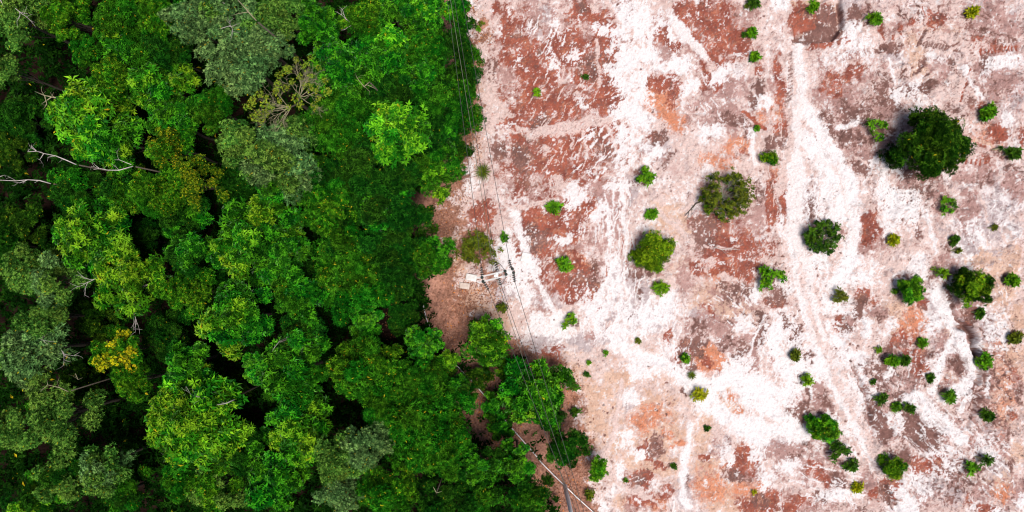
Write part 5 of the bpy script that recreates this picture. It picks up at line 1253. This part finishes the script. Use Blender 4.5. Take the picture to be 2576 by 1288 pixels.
twiggy_bush(1826, 492, 62, 30, 230, 'o', 'half bare round bush, grey stems radiating to a leafy rim', 'greytwig')
twiggy_bush(2069, 593, 44, 18, 150, 'd', 'loose dark leaved bush with thin stems on the white clay', 'twig', 1.0, .1)

# spiky plant beside the cables and the grass tuft on the wash


def tuft(u, v, rad, n, mat, label, name, cat, up=.5, wid=.05):
    R = rad / S; c = P(u, v, .2)
    root = bpy.data.objects.new(name, None); root.location = (c.x, c.y, gz(c.x, c.y)); COL.objects.link(root)
    tag(root, label, cat)
    for i in range(n):
        a = i * 2.39996; L = R * rnd.uniform(.75, 1.1); e = rnd.uniform(.25, 1.1)
        d = Vector((math.cos(a), math.sin(a), 0)); s_ = Vector((-d.y, d.x, 0)) * wid
        p0 = Vector((0, 0, .03)); p1 = d * L * .5 + Vector((0, 0, up * e)); p2 = d * L + Vector((0, 0, up * e * .7))
        vv_ = [p0 - s_ * .5, p0 + s_ * .5, p1 - s_, p1 + s_, p2]
        me = new_mesh('leaf', [tuple(x) for x in vv_], [0, 1, 3, 2, 2, 3, 4], [4, 3], mat,
                      np.tile([[rnd.random(), rnd.random() * .6, rnd.random() * .97]], (5, 1)))
        link('leaf', me, root)


tuft(1215, 432, 27, 34, SM['o'], 'spiky olive rosette plant between the cables on pale soil', 'spiky_plant', 'plant', .45, .035)
tuft(1741, 945, 14, 46, SM['o'], 'olive grass tuft on the edge of the white wash', 'grass_tuft', 'grass', .35, .02)

# ------------------------------------------------------------------ power line
ZA = 9.3
main = P(1246, 694, ZA)


def concrete_pole(base, ztop, label, r0=.15, r1=.10):
    root = bpy.data.objects.new('utility_pole', None); root.location = (base.x, base.y, gz(base.x, base.y)); COL.objects.link(root)
    tag(root, label, 'utility pole', 'poles of the power line')
    mb = MB(); mb.tube([(0, 0, -.6), (0, 0, 0), (0, 0, ztop * .5), (0, 0, ztop)], [r0 * 1.02, r0, (r0 + r1) / 2, r1], 12)
    link('shaft', mb.mesh('shaft', M['pole'], True), root)
    return root


pole = concrete_pole(main, 9.25, 'middle concrete pole with twin crossarm and insulator strings')
arm_dir = (P(1289, 683, ZA) - P(1207, 703, ZA)); arm_len = 2.35
arm_dir.z = 0; arm_dir.normalize(); arm_n = Vector((-arm_dir.y, arm_dir.x, 0))
rotm = Matrix((arm_dir, arm_n, Vector((0, 0, 1)))).transposed()
g0 = pole.location.z
for sgn in (1, -1):
    mb = MB(); mb.box(arm_n * (.16 * sgn) + Vector((0, 0, ZA - g0)), (arm_len, .10, .12), rotm, .012)
    link('crossarm', mb.mesh('crossarm', M['concrete']), pole)
mb = MB()
for t in (-.75, .12, .75):
    mb.box(arm_dir * (arm_len * .5 * t) + Vector((0, 0, ZA - g0)), (.05, .44, .04), rotm)
link('arm_bolt', mb.mesh('arm_bolt', M['steel']), pole)


def lathe_disc(r, mat, name='disc'):
    mb = MB(); mb.tube([(0, 0, -.035), (0, 0, -.03), (0, 0, .0), (0, 0, .03), (0, 0, .055)], [r * .3, r, r * .96, r * .45, r * .28], 10)
    return mb.mesh(name, mat, True)


disc_me = lathe_disc(.125, M['glazed'])
cap_mb = MB(); cap_mb.tube([(0, 0, -.02), (0, 0, .05)], [.035, .03], 8); cap_me = cap_mb.mesh('cap', M['steel'], True)
pin_mb = MB(); pin_mb.tube([(0, 0, -.14), (0, 0, -.10), (0, 0, -.04), (0, 0, .02), (0, 0, .07), (0, 0, .10)], [.05, .11, .10, .085, .07, .03], 12)
pin_me = pin_mb.mesh('pin_insulator', M['greenglaze'], True)


def string(p0, p1, n=4):
    """insulator string from arm p0 towards wire end p1 (world)"""
    d = (p1 - p0)
    rod = MB(); a = p0 - pole.location; b = p1 - pole.location
    rod.tube([a, b], .014, 5)
    s_ = link('insulator_string', rod.mesh('insulator_string', M['steel'], True), pole)
    qz = d.to_track_quat('Z', 'Y').to_euler()
    for i in range(n):
        q_ = a + (b - a) * (.24 + .72 * i / (n - 1))
        link('disc', disc_me, s_, q_, qz)
        link('cap', cap_me, s_, q_ - d.normalized() * .06, qz)
    return p1


def W(u, v, z): return P(u, v, z)


strings_up = [((1214, 696), (1211, 673)), ((1253, 683), (1246, 660)), ((1286, 677), (1281, 655))]
strings_dn = [((1216, 706), (1228, 727)), ((1253, 697), (1260, 716)), ((1291, 687), (1295, 708))]
up_end = [string(P(*a, ZA), P(*b, ZA - .04)) for a, b in strings_up]
dn_end = [string(P(*a, ZA), P(*b, ZA - .04)) for a, b in strings_dn]
pins = [(1212.5, 698), (1215, 708), (1270.5, 682), (1273, 690), (1289, 676.5), (1292, 686)]
for u, v in pins:
    link('pin_insulator', pin_me, pole, P(u, v, ZA + .16) - pole.location)
    mb = MB(); q_ = P(u, v, ZA + .05) - pole.location; mb.tube([q_, q_ + Vector((0, 0, .1))], .015, 5)
    link('pin', mb.mesh('pin', M['steel']), pole)


def jumper(pts):
    mb = MB(); mb.tube([Vector(p) - pole.location for p in pts], .016, 5, True)
    link('jumper_cable', mb.mesh('jumper_cable', M['wire'], True), pole)


jumper([up_end[0], P(1210, 688, ZA + .1), P(1212.5, 698, ZA + .27), P(1215, 708, ZA + .27), P(1220, 718, ZA + .1), dn_end[0]])
jumper([up_end[1], P(1258, 664, ZA), P(1264, 672, ZA + .1), P(1270.5, 682, ZA + .27), P(1273, 690, ZA + .27), P(1272, 700, ZA + .1), P(1265, 711, ZA), dn_end[1]])
jumper([up_end[2], P(1286, 668, ZA + .12), P(1289, 676.5, ZA + .27), P(1292, 686, ZA + .27), P(1295, 698, ZA + .1), dn_end[2]])

upole = concrete_pole(P(1147.5, 31, 0), 9.3, 'upper concrete pole cut by the top edge beside the forest')
lpole = concrete_pole(P(1421, 1222, 0), 9.3, 'lower concrete pole cut by the bottom edge', .17, .12)
for po, ends in ((upole, [(1113, -93), (1128, -97), (1146, -97)]), (lpole, [(1468, 1338), (1476, 1338), (1484, 1338)])):
    pts = [P(*e, 9.2) for e in ends]
    d = (pts[2] - pts[0]); mid = (pts[0] + pts[2]) / 2; d.z = 0; L = d.length; d.normalize()
    far = max((Vector((p.x, p.y, 0)) - Vector((po.location.x, po.location.y, 0)) for p in pts), key=lambda x: x.length)
    a = Vector((0, 0, 9.1)); b = Vector((far.x, far.y, 9.1)); b = b + (b - a).normalized() * .15
    nrm = (b - a).normalized(); rm = Matrix((nrm, Vector((-nrm.y, nrm.x, 0)), Vector((0, 0, 1)))).transposed()
    mb = MB(); mb.box((a + b) / 2, ((b - a).length + .3, .10, .12), rm, .01)
    link('crossarm', mb.mesh('crossarm', M['concrete']), po)
    for p in pts: link('pin_insulator', pin_me, po, Vector((p.x, p.y, 9.1)) - Vector((po.location.x, po.location.y, -.2)))


def cable(p0, p1, sag, label, mat='wire', r=.017, n=26):
    mb = MB(); org = (p0 + p1) / 2
    pts = []
    for i in range(n + 1):
        t = i / n; q_ = p0.lerp(p1, t); q_.z -= sag * 4 * t * (1 - t); pts.append(q_ - org)
    mb.tube(pts, r, 5)
    o = link('power_cable', mb.mesh('power_cable', M[mat], True), None, org)
    tag(o, label, 'cable', 'cables of the power line')


cable(up_end[0], P(1113, -93, 9.2), .55, 'left black cable from the middle pole up to the top edge')
cable(up_end[1], P(1128, -97, 9.2), .65, 'centre black cable from the middle pole up to the top edge')
cable(up_end[2], P(1146, -97, 9.2), .55, 'right black cable from the middle pole up to the top edge')
cable(P(1243, 690, 8.2), P(1119, -88, 8.6), .5, 'thin pale cable strung below the black ones, upper span', 'wire_pale', .016)
cable(dn_end[0], P(1468, 1338, 9.2), .55, 'left black cable from the middle pole down to the bottom edge')
cable(dn_end[1], P(1476, 1338, 9.2), .55, 'centre black cable from the middle pole down to the bottom edge')
cable(dn_end[2], P(1484, 1338, 9.2), .55, 'right black cable from the middle pole down to the bottom edge')
cable(P(1248, 698, 8.2), P(1426, 1240, 1.6), .3, 'thin pale cable running over the trees to the lower pole', 'wire_pale', .018)

# concrete slabs on the ground round the pole


def slab(u, v, sx, sy, rot, mat, label, zz=.10, th=.22):
    p = P(u, v, 0); mb = MB()
    nx, ny = 7, 5
    mb.box((0, 0, 0), (sx, sy, th), None, .03)
    o = link('concrete_slab', mb.mesh('concrete_slab', M[mat]), None, (p.x, p.y, gz(p.x, p.y) + zz), (rnd.gauss(0, .02), rnd.gauss(0, .02), math.radians(rot)))
    tag(o, label, 'slab')


slab(1186, 698, .85, .50, -12, 'slab', 'white broken concrete slab on red litter left of the middle pole')
slab(1169, 719, .78, .46, -8, 'oldslab', 'brownish sunken concrete block below the white broken slab', .02)
slab(1322, 648, .66, .74, -14, 'slab', 'white square slab on the white crust right of the middle pole', .04)

# white pipe along the tree line
pts_px = [(1062, 745), (1066, 768), (1072, 795), (1080, 818), (1092, 838), (1106, 866), (1120, 884), (1140, 908), (1162, 932), (1190, 960), (1225, 1000), (1262, 1045), (1300, 1090),
          (1338, 1132), (1362, 1162), (1392, 1192), (1420, 1220), (1450, 1248), (1492, 1286), (1540, 1325)]
mb = MB(); org = P(1338, 1132, 0)
pp = []
for u, v in pts_px:
    w_ = P(u, v, 0); pp.append(Vector((w_.x, w_.y, gz(w_.x, w_.y) + .22)) - org)
mb.tube(pp, .036, 8)
pipe = link('water_pipe', mb.mesh('water_pipe', M['pipe'], True), None, org)
tag(pipe, 'thin white pipe running along the tree line to the lower pole', 'pipe')
for i in range(1, len(pp) - 1):
    d = pp[i + 1] - pp[i]
    mb = MB(); mb.tube([pp[i] - d.normalized() * .09, pp[i] + d.normalized() * .09], .065, 8)
    link('coupling', mb.mesh('coupling', M['steel'], True), pipe)
mb = MB()
for i in range(0, len(pp), 2):
    mb.tube([pp[i] + Vector((0, 0, -.5)), pp[i] + Vector((0, 0, -.03))], .04, 6)
link('support', mb.mesh('support', M['bark']), pipe)

def fallen(pts, r, mat, label):
    org = P(*pts[0], 0); mb = MB(); pp = []
    for u, v in pts:
        w_ = P(u, v, 0); pp.append(Vector((w_.x, w_.y, gz(w_.x, w_.y) + r + .02)) - org)
    mb.tube(pp, [r * (1 - .6 * i / (len(pp) - 1)) for i in range(len(pp))], 6)
    for i in range(1, len(pp) - 1):
        twigs(mb, pp[i], (pp[i + 1] - pp[i]) + Vector((rnd.gauss(0, .4), rnd.gauss(0, .4), .05)), .5, r * .4, 1, .4, kids=2)
    tag(link('fallen_branch', mb.mesh('fallen_branch', M[mat], True), None, org), label, 'fallen branch')


fallen([(1764, 506), (1750, 512), (1740, 524), (1732, 532), (1722, 543)], .06, 'bark', 'brown fallen branch lying left of the half bare round bush')
fallen([(1798, 622), (1815, 628), (1835, 626), (1862, 629)], .045, 'deadwood', 'pale root lying on the rust stain below the half bare round bush')
fallen([(1216, 868), (1224, 856), (1238, 848), (1256, 842)], .05, 'bark', 'dark fallen branch on litter beside the bright shrub-like tree')
fallen([(1256, 894), (1268, 900), (1280, 905), (1292, 914)], .03, 'deadwood', 'thin pale fallen branch on litter between the trees under the cables')

# ------------------------------------------------------------------ leaf litter, stones
lp, la = [], []
zones = [(1190, 750, 60, 60, 1500), (1130, 620, 40, 70, 700), (1195, 620, 46, 40, 700), (1220, 980, 60, 90, 1100), (1280, 890, 60, 30, 500), (1455, 1170, 40, 80, 900),
         (1420, 1240, 40, 40, 500), (1190, 350, 22, 60, 500), (1120, 540, 40, 40, 500), (985, 808, 34, 44, 300), (1150, 480, 30, 30, 300), (1180, 30, 24, 40, 250), (1215, 95, 20, 14, 150),
         (1440, 990, 30, 60, 400), (1300, 1110, 60, 60, 500), (1270, 700, 60, 60, 200), (1190, 1000, 40, 60, 900), (1270, 1090, 50, 50, 900), (1360, 1200, 50, 40, 700), (1130, 830, 40, 40, 500)]
for u, v, a, b, n in zones:
    for _ in range(n):
        w_ = P(rnd.gauss(u, a * .62), rnd.gauss(v, b * .62), 0)
        lp.append((w_.x, w_.y, gz(w_.x, w_.y) + .015)); la.append((rnd.gauss(0, .15), rnd.gauss(0, .15), 1))
lit_mat = leaf_mat('dry_leaf', (.13, .055, .035), (.36, .17, .10), (.50, .32, .22), (.60, .26, .05), .94, .8, .1, .05)
o = link('leaf_litter', leaves('leaf_litter', np.array(lp), np.array(la), .17, .06, 1, 75, 95, lit_mat, .35, 61))
tag(o, 'dry brown fallen leaves strewn along the tree line', 'leaf litter', None, 'stuff')

sv, sf = [], []
ico = [(0, 0, 1), (.9, 0, .2), (.3, .85, .25), (-.7, .5, .2), (-.7, -.5, .25), (.3, -.85, .2), (0, 0, -.5)]
icf = [(0, 1, 2), (0, 2, 3), (0, 3, 4), (0, 4, 5), (0, 5, 1), (6, 2, 1), (6, 3, 2), (6, 4, 3), (6, 5, 4), (6, 1, 5)]
for _ in range(2600):
    u, v = rnd.choice([(rnd.uniform(1980, 2570), rnd.uniform(0, 1288)), (rnd.uniform(1300, 2570), rnd.uniform(0, 1288)), (rnd.gauss(2260, 60), rnd.gauss(950, 60)), (rnd.gauss(2310, 50), rnd.gauss(490, 30)), (rnd.gauss(2490, 60), rnd.gauss(950, 150))])
    w_ = P(u, v, 0); s_ = abs(rnd.gauss(0, .022)) + .014
    if rnd.random() < .03: s_ *= 2.4
    k = len(sv); a = rnd.uniform(0, 6.28); ca, sa = math.cos(a), math.sin(a); ex = rnd.uniform(.7, 1.4)
    for x, y, z in ico:
        x, y = x * ex * rnd.uniform(.8, 1.2), y * rnd.uniform(.8, 1.2)
        sv.append((w_.x + (x * ca - y * sa) * s_, w_.y + (x * sa + y * ca) * s_, gz(w_.x, w_.y) + z * s_ * .7))
    sf += [i + k for f in icf for i in f]
o = link('gravel', new_mesh('gravel', sv, sf, [3] * (len(sf) // 3), M['stone']))
tag(o, 'loose small stones scattered over the bare clay', 'gravel', None, 'stuff')
